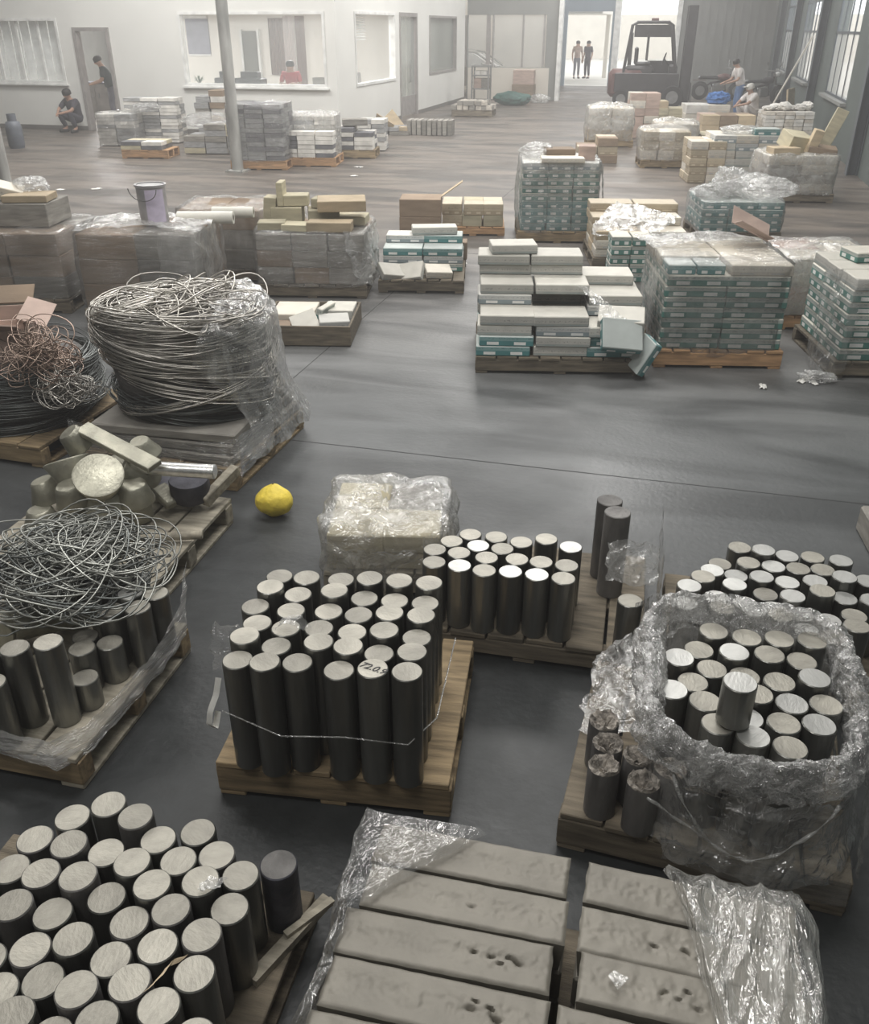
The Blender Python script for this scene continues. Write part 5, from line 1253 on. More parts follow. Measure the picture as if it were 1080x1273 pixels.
bundle('low heap of film on the outer end of the teal load', loc2((*o13, 0), RZ, (0.18, 0.30, zt)), (0.22, 0.2, 0.085), M_FILM_T, 74, 6, 0.35)
wrap('film round the sides of the teal load under the film sausage', o13, RZ, 0.98, 0.88, 0.12, 0.48, M_FILM, 0.015, 7, 75, 0.2, 0.03)
# -- pinkish wrapped stack behind the green one
o14 = FL(962, 410)
pallet('reddish pallet under the pinkish wrapped load', o14, RZ, 0.80, 0.8, 0.12, M_WOODO, M_WOODO, nb=5)
stack('pink_box', 'pinkish wrapped load', loc2(o14, RZ, (0.02, 0.02, 0)), RZ, 0.121, (0.38, 0.38, 0.12), (2, 2, 4), [M_CARDP, M_CPALE], seed=81)
wrap('pinkish-white film sagging over the pinkish load', o14, RZ, 0.80, 0.80, 0.14, 0.61, M_FILM_W, 0.02, 6, 82, 1.0, 0.03, 0.03)
# -- stack at the right picture edge
o15 = FL(1031, 470)
pallet('pallet under the wrapped green stack at the picture edge', o15, RZ, 0.97, 0.95, 0.13, M_WOODG, M_WOODG)
stack('green_carton', 'wrapped stack at picture edge', loc2(o15, RZ, (0.04, 0.02, 0)), RZ, 0.131, (0.455, 0.30, 0.085), (2, 3, 7), lambda i, j, k: M_CWHITE if k == 6 else M_CGREEN, seed=91)
carton('white_carton', (0.42, 0.26, 0.075), M_CGREEN, loc2((*o15, 0), RZ, (0.40, 0.66, 0.131 + 7 * .0858 + .002)), RZ + .15, 'single green carton set on top of the edge stack')
strip('film_sheet', [loc2((*o15, 0), RZ, p) for p in ((.10, -.02, .74), (-.02, .02, .76), (-.03, .4, .76))], [loc2((*o15, 0), RZ, p) for p in ((.06, -.05, .05), (-.14, -.05, .03), (-.06, .4, .05))], 36, 40, M_FILM_V, 'torn film curtain hanging at the corner of the edge stack', 0.028, 8, 92)
bundle('tuft of torn film on the floor beside the edge stack', loc2((*o15, 0), RZ, (-.12, -.08, 0)), (0.12, 0.06, 0.04), M_FILM_W, 93, 6, 0.5)
# -- grey wrapped load near the wall with loose cardboard on top
o16 = FL(946, 252)
pallet('pallet under the grey wrapped load by the window wall', o16, RZ, 1.05, 0.9, 0.13, M_WOODG, M_WOODG)
stack('grey_box', 'grey wrapped load by the wall', loc2(o16, RZ, (0.02, 0.02, 0)), RZ, 0.131, (0.50, 0.42, 0.13), (2, 2, 4), [M_CARDG, M_CPALE], seed=95)
wrap('silvery film round the grey load by the window wall', o16, RZ, 1.05, 0.88, 0.12, 0.66, M_FILM_W, 0.02, 5, 96, 0.4, 0.03)
zt = 0.131 + 4 * .1308 + .004
for k, (x, y, d, r, mm, lab) in enumerate(((0.25, 0.2, (0.4, 0.3, 0.1), (0, 0, .1), M_CARDT, 'tan box lying flat on the grey wall load'), (0.45, 0.45, (0.4, 0.3, 0.22), (0.3, 0.15, .4), M_CARDY, 'tilted yellowish box on the grey wall load'),
        (0.66, 0.3, (0.14, 0.12, 0.34), (0.15, 0.25, 0), M_CARDT, 'narrow box standing on the grey wall load'), (0.84, 0.3, (0.4, 0.3, 0.1), (0.1, 0.1, -.2), M_CARD, 'flat brown box at the outer end of the grey wall load'), (0.92, 0.5, (0.18, 0.06, 0.55), (0, 0.35, -.2), M_CARDY, 'long card piece leaning up from the grey wall load'))):
    carton('tan_box', d, mm, loc2((*o16, 0), RZ, (x, y, zt + .05 * (k == 1) + 0.07 * (k == 4))), 0, lab, rot=(r[0], r[1], RZ + r[2]))
# -- left loads wrapped in dull film
def dull_load(o, w_, d_, dims, n, where, wl, seed, m=None, fm=None, hmap=None, pm=None):
    pallet('pallet under the %s' % where, o, RZ, w_, d_, 0.13, pm or M_WOODG, M_WOODG)
    stack('brown_box', where, loc2(o, RZ, (0.02, 0.02, 0)), RZ, 0.131, dims, n, m or [M_CARD, M_CARDG, M_CARD], seed=seed, hmap=hmap)
    wrap(wl, o, RZ, w_, d_, 0.12, 0.131 + n[2] * dims[2] + .01, fm or M_FILM_H, 0.018, 5, seed, 0.55, 0.03)
dull_load(FL(108, 402), 1.07, 0.9, (0.51, 0.43, 0.21), (2, 2, 3), 'brown load under the grey tin', 'dull film round the brown load under the grey tin', 101)
o2 = FL(108, 402)
strip('film_sheet', [loc2((*o2, 0), RZ, p) for p in ((.0, .0, .80), (.5, .1, .83), (1.08, .0, .80), (1.1, .5, .8))], [loc2((*o2, 0), RZ, p) for p in ((-.03, .6, .80), (.5, .7, .82), (.9, .7, .80), (.9, .8, .8))], 50, 24, M_FILM_W, 'bunched film on top of the load under the grey tin', 0.03, 7, 103)
strip('film_sheet', [loc2((*o2, 0), RZ, p) for p in ((.74, -.03, .78), (1.09, -.02, .80), (1.12, .5, .78))], [loc2((*o2, 0), RZ, p) for p in ((.76, -.04, .2), (1.13, -.03, .2), (1.14, .5, .2))], 40, 30, M_FILM_V, 'iridescent film over the corner of the load under the grey tin', 0.02, 7, 104)
t = thing('metal_tin', 'tall grey tin with a lavender label standing on the wrapped load', 'tin', loc2((*o2, 0), RZ, (0.60, 0.42, 0.79)), 0)
f = MB(); f.lathe([(0, 0), (.115, 0), (.12, .01), (.125, .30), (.135, .31), (.135, .325), (.12, .325), (.118, .30), (0, .29)], 30); build('body', f, M_BUCKET, t, smooth=40)
f = MB(); f.lathe([(0, .295), (.116, .295), (.11, .318), (0, .325)], 30); build('lid', f, M_STEEL, t, smooth=40)
f = MB(); f.grid(lambda u, v: (0.1275 * math.cos(R(-85) + R(75) * u), 0.1275 * math.sin(R(-85) + R(75) * u), 0.02 + 0.27 * v), 12, 2); build('paper_label', f, M_LAV, t, smooth=180)
f = MB(); f.tube([(0.135 * math.cos(a / 10 * math.pi), -0.137, 0.30 - 0.10 * math.sin(a / 10 * math.pi)) for a in range(11)], 0.004, 5); build('handle', f, M_STEEL, t)
o3 = FL(228, 350)
dull_load(o3, 0.90, 0.8, (0.42, 0.38, 0.19), (2, 2, 3), 'load under the pale rolls', 'streaky film round the load under the pale rolls', 111, fm=M_FILM_V)
lab3 = ('long pale paper roll lying on the wrapped load, front one', 'second pale roll lying behind the front roll')
for k, (px0, px1, py, z, r0) in enumerate(((221, 290, 269, .80, .055), (254, 306, 266, .765, .05))):
    a, b = W(px0, py, z), W(px1, py, z); dv = (b - a); yy = 0.0 if k == 0 else 0.16
    t = thing('paper_roll', lab3[k], 'roll', (a + b) / 2 + Vector((0, yy, -.01)), math.atan2(dv.y, dv.x)); L = dv.length / 2
    f = MB(); f.lathe([(r0 * .5, -L), (r0, -L), (r0, L), (r0 * .5, L)], 24, rot=Euler((0, math.pi / 2, 0))); build('wound_paper', f, M_ROLL, t, smooth=40)
    f = MB(); f.lathe([(r0 * .35, -L + .004), (r0 * .5, -L + .004), (r0 * .5, L - .004), (r0 * .35, L - .004), (r0 * .35, -L + .004)], 20, rot=Euler((0, math.pi / 2, 0))); build('core', f, M_CARD, t, smooth=40)
o4 = FL(321, 370)
dull_load(o4, 1.06, 0.9, (0.34, 0.42, 0.155), (3, 2, 3), 'dark load under the yellowish boxes', 'dark dull film round the load under the yellowish boxes', 121)
strip('film_sheet', [loc2((*o4, 0), RZ, p) for p in ((.85, -.02, .62), (1.07, .1, .64), (1.1, .6, .62))], [loc2((*o4, 0), RZ, p) for p in ((.98, -.03, .15), (1.12, .05, .13), (1.14, .6, .13))], 40, 34, M_FILM_W, 'wrinkled pale film bulging at the corner of the dark load', 0.025, 9, 123)
zt = 0.131 + 3 * .156 + .014
lay4 = [(0.15, 0.2, .26, .2, .07, 0, 0, .1, M_CARDY), (0.42, .15, .30, .2, .06, 0, 0, -.1, M_CARDY), (.72, .12, .42, .2, .09, 0, 0, .0, M_CARDT), (.25, .5, .3, .25, .16, 0, 0, .05, M_CARDY), (.60, .5, .3, .26, .14, 0, 0, .2, M_CARDY), (.88, .5, .3, .26, .08, 0, 0, -.05, M_CARDY),
        (.20, .5, .06, .2, .22, .0, .0, .0, M_CARDY), (.34, .52, .24, .2, .10, 0, 0, .1, M_CARDY), (.62, .52, .24, .18, .09, 0, 0, -.1, M_CARDY), (.80, .38, .46, .3, .10, 0.04, 0, .15, M_CARDT), (.08, .48, .12, .18, .25, 0, .1, 0, M_CARDY)]
zs = [0, 0, 0, 0, 0, 0, .165, .165, .145, .15, 0]
lb4 = ['front corner box lying low', 'front middle box lying flat', 'long tan box at the front edge', 'thick box at the back of the heap', 'squarish box in the middle of the heap', 'flat box at the far end of the heap', 'narrow box standing on end', 'small box set on the thick back box', 'small box on the squarish middle box', 'wide open box overhanging the end', 'tall thin box at the outer end']
for k, (x, y, a, b, c, r0, r1, r2, mm) in enumerate(lay4):
    carton('yellow_box', (a, b, c), mm, loc2((*o4, 0), RZ, (x, y, zt + zs[k] + .002 + abs(r0) * .1)), 0, lb4[k] + ', on the dark wrapped load', 'yellowish boxes heaped on the dark load', rot=(r0, r1, RZ + r2))
o1 = loc2(FL(90, 390), RZ, (-1.0, 0, 0)); o1 = (o1.x, o1.y)
dull_load(o1, 1.0, 0.9, (0.48, 0.43, 0.19), (2, 2, 3), 'brown load at the picture edge', 'dull film round the brown load at the picture edge', 131)
zt = 0.131 + 3 * .191 + .014
carton('brown_box', (0.62, 0.5, 0.20), M_CARDG, loc2((*o1, 0), RZ, (0.52, 0.50, zt)), RZ, 'broad wrapped box on top of the edge load')
carton('brown_box', (0.40, 0.3, 0.06), M_CARDT, loc2((*o1, 0), RZ, (0.62, 0.42, zt + .205)), RZ + .1, 'flat tan box on the broad box of the edge load')
carton('white_carton', (0.24, 0.2, 0.12), M_CPALE, loc2((*o1, 0), RZ, (0.38, 0.5, zt + .205)), 0, 'pale tilted carton at the very top of the edge load', rot=(0.2, 0.3, RZ + .4))
bundle('wad of film and paper on top of the edge load', loc2((*o1, 0), RZ, (0.55, 0.62, zt + .205)), (0.16, 0.14, 0.09), M_FILM_W, 133)
# -- low grey crate of open cartons before the dark load
o8 = FL(322, 430)
t = thing('wooden_crate', 'low grey crate holding opened flat cartons', 'crate', (*o8, 0), RZ)
for (c, d) in (((.38, .01, .09), (.76, .02, .16)), ((.38, .74, .09), (.76, .02, .16)), ((.01, .375, .09), (.02, .71, .16)), ((.75, .375, .09), (.02, .71, .16))):
    f = MB(); f.box(c, d, bev=.003); build('side_board', f, M_WOODG, t)
f = MB(); f.box((.38, .375, .016), (.72, .71, .03)); build('bottom', f, M_WOODG, t)
for k, (x, y, z, a, b, c, r0, r1, r2, mm, lab) in enumerate(((.22, .5, .04, .36, .40, .14, 0, 0, 0, M_CPALE, 'wide pale carton at the back of the grey crate'), (.60, .55, .04, .26, .3, .15, 0, 0, .0, M_CWHITE, 'white carton in the back corner of the grey crate'), (.36, .22, .10, .22, .26, .06, .35, -.3, .3, M_CWHITE, 'white flat carton tilted in the grey crate'), (.60, .20, .04, .25, .26, .15, 0, 0, .2, M_CGREY, 'grey carton in the front corner of the grey crate'), (.47, .42, .10, .05, .26, .14, 0, .3, -.3, M_CGREEN, 'thin green carton on edge in the grey crate'), (.14, .16, .04, .2, .22, .10, 0, 0, .2, M_CARD, 'small brown box in the grey crate'))):
    carton('white_carton', (a, b, c), mm, loc2((*o8, 0), RZ, (x, y, z)), 0, lab, rot=(r0, r1, RZ + r2))
# -- covered load standing between the tall billets and the open floor
o = (-1.36, 3.16)
pallet('pallet under the film-covered low load beyond the tall billets', o, RZ, 0.56, 0.56, 0.13, M_PLY, M_PLY, nb=4)
stack('grey_box', 'low covered load beyond the tall billets', loc2(o, RZ, (.02, .02, 0)), RZ, .131, (.26, .26, .09), (2, 2, 2), [M_CARDG, M_CARDY], seed=141)
wrap('clear film over the low load beyond the tall billets', o, RZ, .56, .56, .06, .33, M_FILM_W, 0.025, 8, 143, 0.9, 0.03, 0.03)

# ================================================================== far loads (cartons too small to tell apart are one heap each)
def heap(label, o, rz, z0, dims, n, mats, seed=0, hmap=None, jit=0.01, name='small_cartons'):
    r_ = random.Random(seed); f = MB()
    for j in range(n[1]):
        for i in range(n[0]):
            for k in range(hmap(i, j) if hmap else n[2]):
                f.box((dims[0] * (i + .5) + r_.uniform(-jit, jit), dims[1] * (j + .5) + r_.uniform(-jit, jit), z0 + dims[2] * (k + .5)), (dims[0] - .015, dims[1] - .015, dims[2] - .006), rz=r_.uniform(-.03, .03), mi=r_.randrange(len(mats)))
    ob = build(name, f, mats, None, (o[0], o[1], 0), (0, 0, rz)); tag(ob, label, 'cartons'); ob['kind'] = 'stuff'; return ob
M_WH1 = mat('far_white_card', (0.62, 0.60, 0.56), 0.7, 0, 0.2, 6); M_WH2 = mat('far_grey_card', (0.30, 0.30, 0.30), 0.7, 0, 0.3, 8, (1, 1, 6)); M_WH3 = mat('far_dark_card', (0.12, 0.12, 0.13), 0.7, 0, 0.3, 8)
ZR = R(10)
a = FL(124, 182); heap('low pile of small white cartons in front of the office door', a, ZR, 0.02, (0.42, 0.3, 0.07), (2, 2, 9), [M_WH1, M_WH1, M_WH2], 1)
a = FL(160, 178); heap('taller pile of small white cartons beside the office door', a, ZR, 0.02, (0.40, 0.3, 0.07), (3, 2, 13), [M_WH1, M_WH1, M_WH2], 2)
a = FL(152, 197); pallet('small orange pallet before the white carton piles', a, ZR, 0.95, 0.7, 0.16, M_WOODO, M_WOODO, nb=5)
heap('flat striped cartons on the small orange pallet', a, ZR, 0.162, (0.42, 0.33, 0.075), (2, 2, 2), [M_WH1, M_WH3, M_CARDY], 3)
a = FL(230, 192); heap('mixed greenish cartons piled beside the steel post', a, ZR, 0.02, (0.45, 0.4, 0.11), (3, 2, 5), [M_CARDY, M_WH2, M_CARDG], 4, hmap=lambda i, j: (3, 5, 5)[i])
a = FL(248, 180); heap('mixed cartons and cans piled high under the office window', a, ZR, 0.02, (0.33, 0.3, 0.12), (3, 2, 9), [M_CARD, M_WH2, M_CARDT, M_WH1], 5, hmap=lambda i, j: (8, 9, 6)[i], jit=.03)
wrap('dull film round the low white cartons by the office door', FL(124, 182), ZR, .84, .6, .02, .66, M_FILM, .03, 4, 61, .8)
bundle('crumpled film on the cartons before the office door', (*FL(186, 180), .68), (.35, .25, .09), M_FILM_T, 62)
bundle('dusty film wad beside the steel post', (*FL(262, 190), 0.5), (0.5, 0.35, 0.14), M_FILM, 6)
a = FL(287, 211); pallet('tan pallet right behind the steel post', a, ZR, 1.05, 0.9, 0.16, M_WOODO, M_WOODO, nb=5)
heap('dark packed cartons on the tan pallet behind the steel post', a, ZR, 0.162, (0.34, 0.3, 0.078), (3, 3, 12), [M_WH2, M_WH3, M_WH2], 7)
wrap('dull film round the dark load behind the steel post', a, ZR, 1.03, .92, .15, 1.09, M_FILM_H, .02, 4, 7, .6)
a = FL(349, 207); pallet('orange pallet under the glittering film-wrapped cartons', a, ZR, 1.05, 0.9, 0.16, M_WOODO, M_WOODO, nb=5)
heap('dark-edged white cartons at the front of the film-wrapped load', a, ZR, 0.162, (0.34, 0.3, 0.075), (3, 1, 6), [M_WH1, M_WH3, M_WH1], 8)
b = loc2(a, ZR, (-.2, .35, 0)); heap('white cartons at the back of the film-wrapped load', (b.x, b.y), ZR, 0.02, (0.40, 0.3, 0.075), (3, 2, 11), [M_WH1, M_WH1, M_WH2], 9)
wrap('glittering crumpled film over the cartons below the office window', (b.x, b.y), ZR, 1.2, .62, .1, .88, M_FILM_T, .03, 5, 10, .9, .03)
a = FL(417, 197); pallet('pale pallet at the end of the carton row under the office corner', a, ZR, 0.80, 0.7, 0.16, M_WOOD, M_WOOD, nb=5)
heap('white cartons with dark lids at the end of the carton row', a, ZR, 0.162, (0.38, 0.33, 0.08), (2, 2, 4), [M_WH1, M_WH3, M_WH1], 11, hmap=lambda i, j: 4 + (i == 0))
carton('grey_box', (0.5, 0.3, 0.12), M_CARDG, loc2((*a, 0), ZR, (.35, .4, .58)), ZR + .2, 'dark flat box on top of the last load in the carton row')
a = FL(446, 188); heap('small grey cartons tucked behind the last load of the row', a, ZR, 0.02, (0.28, 0.3, 0.085), (2, 2, 7), [M_WH1, M_WH2], 12)
for k, (px, py, r0, r1, lab) in enumerate(((478, 166, .7, .5, 'torn card sheet leaning by the office side wall, nearer one'), (489, 164, -.5, .9, 'torn card sheet leaning by the office side wall, farther one'))):
    f = MB(); f.box((0, 0, .2), (.5, .02, .42), rot=Euler((r0, r1, .4 * k))); tag(build('card_sheet', f, M_CARDT, None, W(px, py, 0.02)), lab, 'cardboard')
a = FL(470, 168); heap('low scatter of broken cartons by the office side wall', a, ZR, 0, (0.25, 0.3, 0.09), (3, 2, 2), [M_CARDG, M_CARDT, M_WH2], 13, jit=.04)
# grey slab blocks standing on edge
q = FL(505, 168)
for k in range(9):
    f = MB(); f.box((0, 0, .17), (.10, .5, .34), bev=.01); tag(build('slab_block', f, M_CARDG, None, loc2((*q, 0), R(5), (.06 + .125 * k, .25, 0.0)), (0, 0, R(5))), 'grey slab standing on edge, %s in the row by the office' % ORD[k], 'slab', 'grey slabs standing on edge in a row')
a = FL(561, 145); pallet('pallet of stones out on the far floor', a, R(4), 1.2, 0.9, 0.18, M_WOODG, M_WOODG, nb=5)
heap('grey stones heaped on the far pallet', a, R(4), 0.182, (0.17, 0.18, 0.12), (7, 5, 2), [M_CARDG, M_BRICK], 14, hmap=lambda i, j: 1 + (0 < i < 6), jit=.04, name='heaped_stones')
# rack, wooden box and sacks before the partition
q = W(586, 131); q2 = W(607, 131)
t = thing('wire_rack', 'grey metal rack standing against the glazed partition', 'rack', (q.x, q.y, 0), R(3))
wd = q2.x - q.x
for x in (0, wd):
    for y in (0, .5): f = MB(); f.box((x, y, .6), (.05, .05, 1.2)); build('leg', f, M_STEEL, t)
for z in (.1, .5, .9, 1.18): f = MB(); f.box((wd / 2, .25, z), (wd, .5, .04)); build('shelf', f, M_STEEL, t)
heap('pale oddments filling the grey metal rack', loc2((q.x, q.y), R(3), (.06, .05, 0)), R(3), .921, (.2, .2, .12), (max(1, int(wd / .22)), 2, 1), [M_WH1, M_CARDG], 15)
heap('boxes on the middle shelf of the grey metal rack', loc2((q.x, q.y), R(3), (.06, .05, 0)), R(3), .521, (.25, .2, .3), (max(1, int(wd / .27)), 2, 1), [M_CARDG, M_CARDP], 16)
q = W(634, 126)
carton('wooden_box', (.75, .6, .55), M_CARD, (q.x + .45, q.y + .1, 0), 0, 'lower brown box standing before the glazed partition'); carton('wooden_box', (.72, .55, .45), M_CARDP, (q.x + .45, q.y + .1, .552), .05, 'upper brown box stacked before the glazed partition')
bundle('dark green sack lying before the glazed partition', tuple(W(636, 131)), (.62, .3, .22), M_GREENB, 17, 4, .15, 0, 'green_sack')['category'] = 'sack'
bundle('white sack slumped beside the white partition post', tuple(W(670, 128)), (.34, .25, .15), M_FILM_W, 18, 4, .3, 0, 'white_sack')['category'] = 'sack'
# ---- right-hand far loads
def rload(px, py, w_, d_, dims, n, mats, where, seed, pal=None, hmap=None, film_m=None, fl=None, jit=.012):
    o = FL(px, py); z = 0.0
    if pal: pallet(pal, o, ZR, w_, d_, 0.14, M_WOOD, M_WOOD, nb=5); z = .141
    stack('far_box', where, loc2(o, ZR, (.01, .01, 0)), ZR, z, dims, n, mats, hmap=hmap, seed=seed, jit=jit)
    if film_m: wrap(fl, o, ZR, dims[0] * n[0], dims[1] * n[1], z, z + dims[2] * n[2] + .02, film_m, .03, 4, seed, .9, .04, .06)
    return o
rload(729, 183, 1.0, .9, (.48, .42, .21), (2, 2, 3), [M_CARDT, M_CPALE], 'pale shrouded load', 201, 'pallet under the pale shrouded load', None, M_FILM_W, 'pale film shroud over the far load beyond the teal tower')
rload(716, 203, .8, .7, (.38, .34, .15), (2, 2, 3), [M_CTAN, M_CARD], 'low boxes before the pale shrouded load', 202, hmap=lambda i, j: 2 + i)
o = rload(795, 209, .9, .8, (.29, .38, .16), (3, 2, 3), [M_CPALE, M_CTAN], 'knotted load with dark pallet', 203, 'dark pallet under the knotted film load', None, M_FILM, 'film knotted over the far boxes')
rload(812, 195, .9, .8, (.42, .38, .2), (2, 2, 3), [M_CARDT, M_CPALE], 'tan load behind the knotted one', 204, None, None, M_FILM_W, 'pale film over the tan load behind the knotted one')
rload(779, 172, .7, .7, (.34, .33, .16), (2, 2, 6), [M_CARDP, M_CPALE, M_CARDP], 'pinkish tower before the forklift', 205)
rload(807, 160, .9, .7, (.42, .34, .16), (2, 2, 4), [M_CARDY, M_CARDT], 'yellow load before the forklift', 206, hmap=lambda i, j: 4 - i)
o207 = rload(849, 163, 1.1, .8, (.54, .4, .2), (2, 2, 3), [M_CPALE, M_WH1], 'cream boxes before the workers', 207)
rload(869, 180, 1.1, .8, (.38, .4, .2), (3, 2, 3), [M_CARD, M_CARDP, M_CARDT], 'brown boxes before the workers', 208)
rload(868, 196, 1.2, .8, (.40, .4, .14), (3, 2, 3), [M_CARDY, M_CPALE], 'flat pale boxes in the far row', 209)
rload(853, 228, .6, .8, (.29, .4, .13), (2, 2, 5), [M_CPALE, M_CARDG, M_CTAN], 'narrow pile at the row end', 210)
o = rload(880, 228, 1.1, .9, (.36, .42, .12), (3, 2, 5), [M_CPALE, M_CGREY, M_CWHITE], 'broad white load in the far row', 211, 'pallet under the broad white far load')
carton('teal_carton', (.4, .3, .1), M_CTEAL, loc2((*o, 0), ZR, (.85, .2, .141 + 5 * .1208 + .002)), ZR, 'teal carton lying on the broad white far load')
bundle('thin film wad on the broad white far load', loc2((*o, 0), ZR, (.45, .3, .141 + 5 * .1208)), (.3, .25, .07), M_FILM_W, 212)
a = FL(946, 180); heap('pale bricks stacked like a wall by the windows', a, ZR, 0.0, (.21, .25, .075), (5, 3, 9), [M_BRICK, M_WH1], 213, name='stacked_bricks', jit=.006)
for k in range(6): bundle('pale lumpy sack on the brick stack, %s along' % ORD[k], loc2((*a, 0), ZR, (.12 + .17 * k, .35 + .1 * (k % 2), .676)), (.13, .16, .055 + .02 * (k % 3)), M_WH1, 220 + k, 4, .25, 0, 'lumpy_sack')['category'] = 'sack'
# board and pole leaning by the windows
q = W(990, 152); f = MB(); f.box((0, 0, .45), (.95, .04, .9)); tag(build('board', f, M_CARDT, None, (2.62, 27.2, 0), (R(-8), 0, R(75))), 'brown board leaning against the wall below the middle window', 'board')
f = MB(); f.tube([(2.0, 28.2, .0), (2.95, 28.6, 2.1)], .025, 8); tag(build('pole', f, M_PANEL, None), 'pale pole leaning against the wall beside the brown board', 'pole')
# gas bottle
q = W(22, 184)
t = thing('gas_bottle', 'dark grey gas bottle with a collar standing near the edge post', 'gas bottle', (q.x, q.y, 0))
f = MB(); f.lathe([(0, .02), (.15, .02), (.17, .06), (.17, .42), (.14, .52), (.05, .56), (0, .56)], 24); build('body', f, M_GAS, t, smooth=60)
f = MB(); f.lathe([(.14, 0), (.15, 0), (.15, .05), (.14, .05), (.14, 0)], 20); build('foot_ring', f, M_GAS, t, smooth=40)
f = MB(); f.lathe([(.085, .54), (.095, .54), (.095, .68), (.085, .68), (.085, .54)], 18); build('collar', f, M_GAS, t, smooth=40)
f = MB(); f.lathe([(0, .55), (.025, .55), (.025, .63), (.04, .64), (.04, .66), (0, .66)], 12); build('valve', f, M_STEEL, t, smooth=40)
# litter on the floor
for k, (px, py, sx, sy, lab) in enumerate(((948, 481, .05, .1, 'small white scrap on the open floor before the green stack'), (1000, 473, .16, .05, 'flat white scrap on the floor beside the torn film'), (1012, 477, .08, .04, 'little grey scrap beside the flat white one'), (75, 236, .12, .1, 'white litter on the floor behind the edge load'), (120, 235, .16, .1, 'white litter before the gas bottle floor'), (108, 281, .14, .09, 'white scrap on the floor between two left loads'), (446, 208, .14, .1, 'white scrap on the floor before the carton row'), (440, 219, .14, .06, 'pale scrap near the carton row'))):
    f = MB(); f.grid(lambda u, v: (sx * (u - .5), sy * (v - .5), .004 + .02 * abs(mn.noise(Vector((u * 4, v * 4, k))))), 6, 5); tag(build('paper_scrap', f, M_PAPER, None, W(px, py, 0.002), (0, 0, k)), lab, 'litter')
f = MB(); f.box((0, 0, .07), (.3, .3, .14), bev=.01); q = W(1072, 692, .0); tag(build('grey_block', f, M_CARDG, None, (q.x + .17, q.y + .16, 0), (0, 0, R(6))), 'grey box just showing at the picture edge beyond the billet bunch', 'box')

# ================================================================== people
def skin_mesh(name, V, Ed, Rad, m, sub=1):
    me = bpy.data.meshes.new(name + '_skel'); me.from_pydata([tuple(v) for v in V], Ed, []); o = bpy.data.objects.new(name + '_skel', me); col.objects.link(o)
    o.modifiers.new('skin', 'SKIN').use_smooth_shade = True
    sl = me.skin_vertices[0].data
    for i, r_ in enumerate(Rad): sl[i].radius = (r_, r_); sl[i].use_root = (i == 0)
    ss = o.modifiers.new('sub', 'SUBSURF'); ss.levels = sub; ss.render_levels = sub
    bpy.context.view_layer.update()
    out = bpy.data.meshes.new_from_object(o.evaluated_get(bpy.context.evaluated_depsgraph_get())); bpy.data.objects.remove(o)
    out.name = name; out.materials.clear(); out.materials.append(m)
    for p in out.polygons: p.use_smooth = True; p.material_index = 0
    return out
POSES = {
 'stand': dict(pelvis=(0, 0, .93), spine=(0, .0, 1.14), chest=(0, -.01, 1.34), neck=(0, 0, 1.49), head=(0, -.015, 1.58), crown=(0, -.01, 1.665), sh=(.185, 0, 1.41), el=(.25, .03, 1.13), wr=(.25, -.06, .90), hd=(.24, -.09, .82), hip=(.09, 0, .90), kn=(.10, -.03, .50), an=(.11, .03, .09), to=(.13, -.13, .045)),
 'lean': dict(pelvis=(0, .05, .93), spine=(0, .0, 1.13), chest=(0, -.09, 1.31), neck=(0, -.15, 1.45), head=(0, -.20, 1.53), crown=(0, -.215, 1.615), sh=(.185, -.10, 1.37), el=(.25, -.16, 1.09), wr=(.18, -.38, 1.02), hd=(.16, -.46, 1.0), hip=(.09, .04, .90), kn=(.10, -.01, .50), an=(.11, .05, .09), to=(.13, -.11, .045)),
 'squat': dict(pelvis=(0, .12, .26), spine=(0, .09, .46), chest=(0, 0, .63), neck=(0, -.05, .77), head=(0, -.09, .85), crown=(0, -.10, .935), sh=(.18, 0, .70), el=(.24, -.22, .50), wr=(.09, -.36, .46), hd=(.04, -.42, .44), hip=(.10, .10, .25), kn=(.20, -.28, .46), an=(.17, -.10, .085), to=(.20, -.27, .045)),
 'sit': dict(pelvis=(0, .05, .52), spine=(0, .04, .74), chest=(0, -.01, .94), neck=(0, -.02, 1.09), head=(0, -.04, 1.18), crown=(0, -.04, 1.265), sh=(.185, -.01, 1.01), el=(.26, -.10, .76), wr=(.14, -.33, .80), hd=(.10, -.41, .81), hip=(.10, .02, .50), kn=(.13, -.40, .50), an=(.13, -.36, .09), to=(.14, -.52, .045)),
}
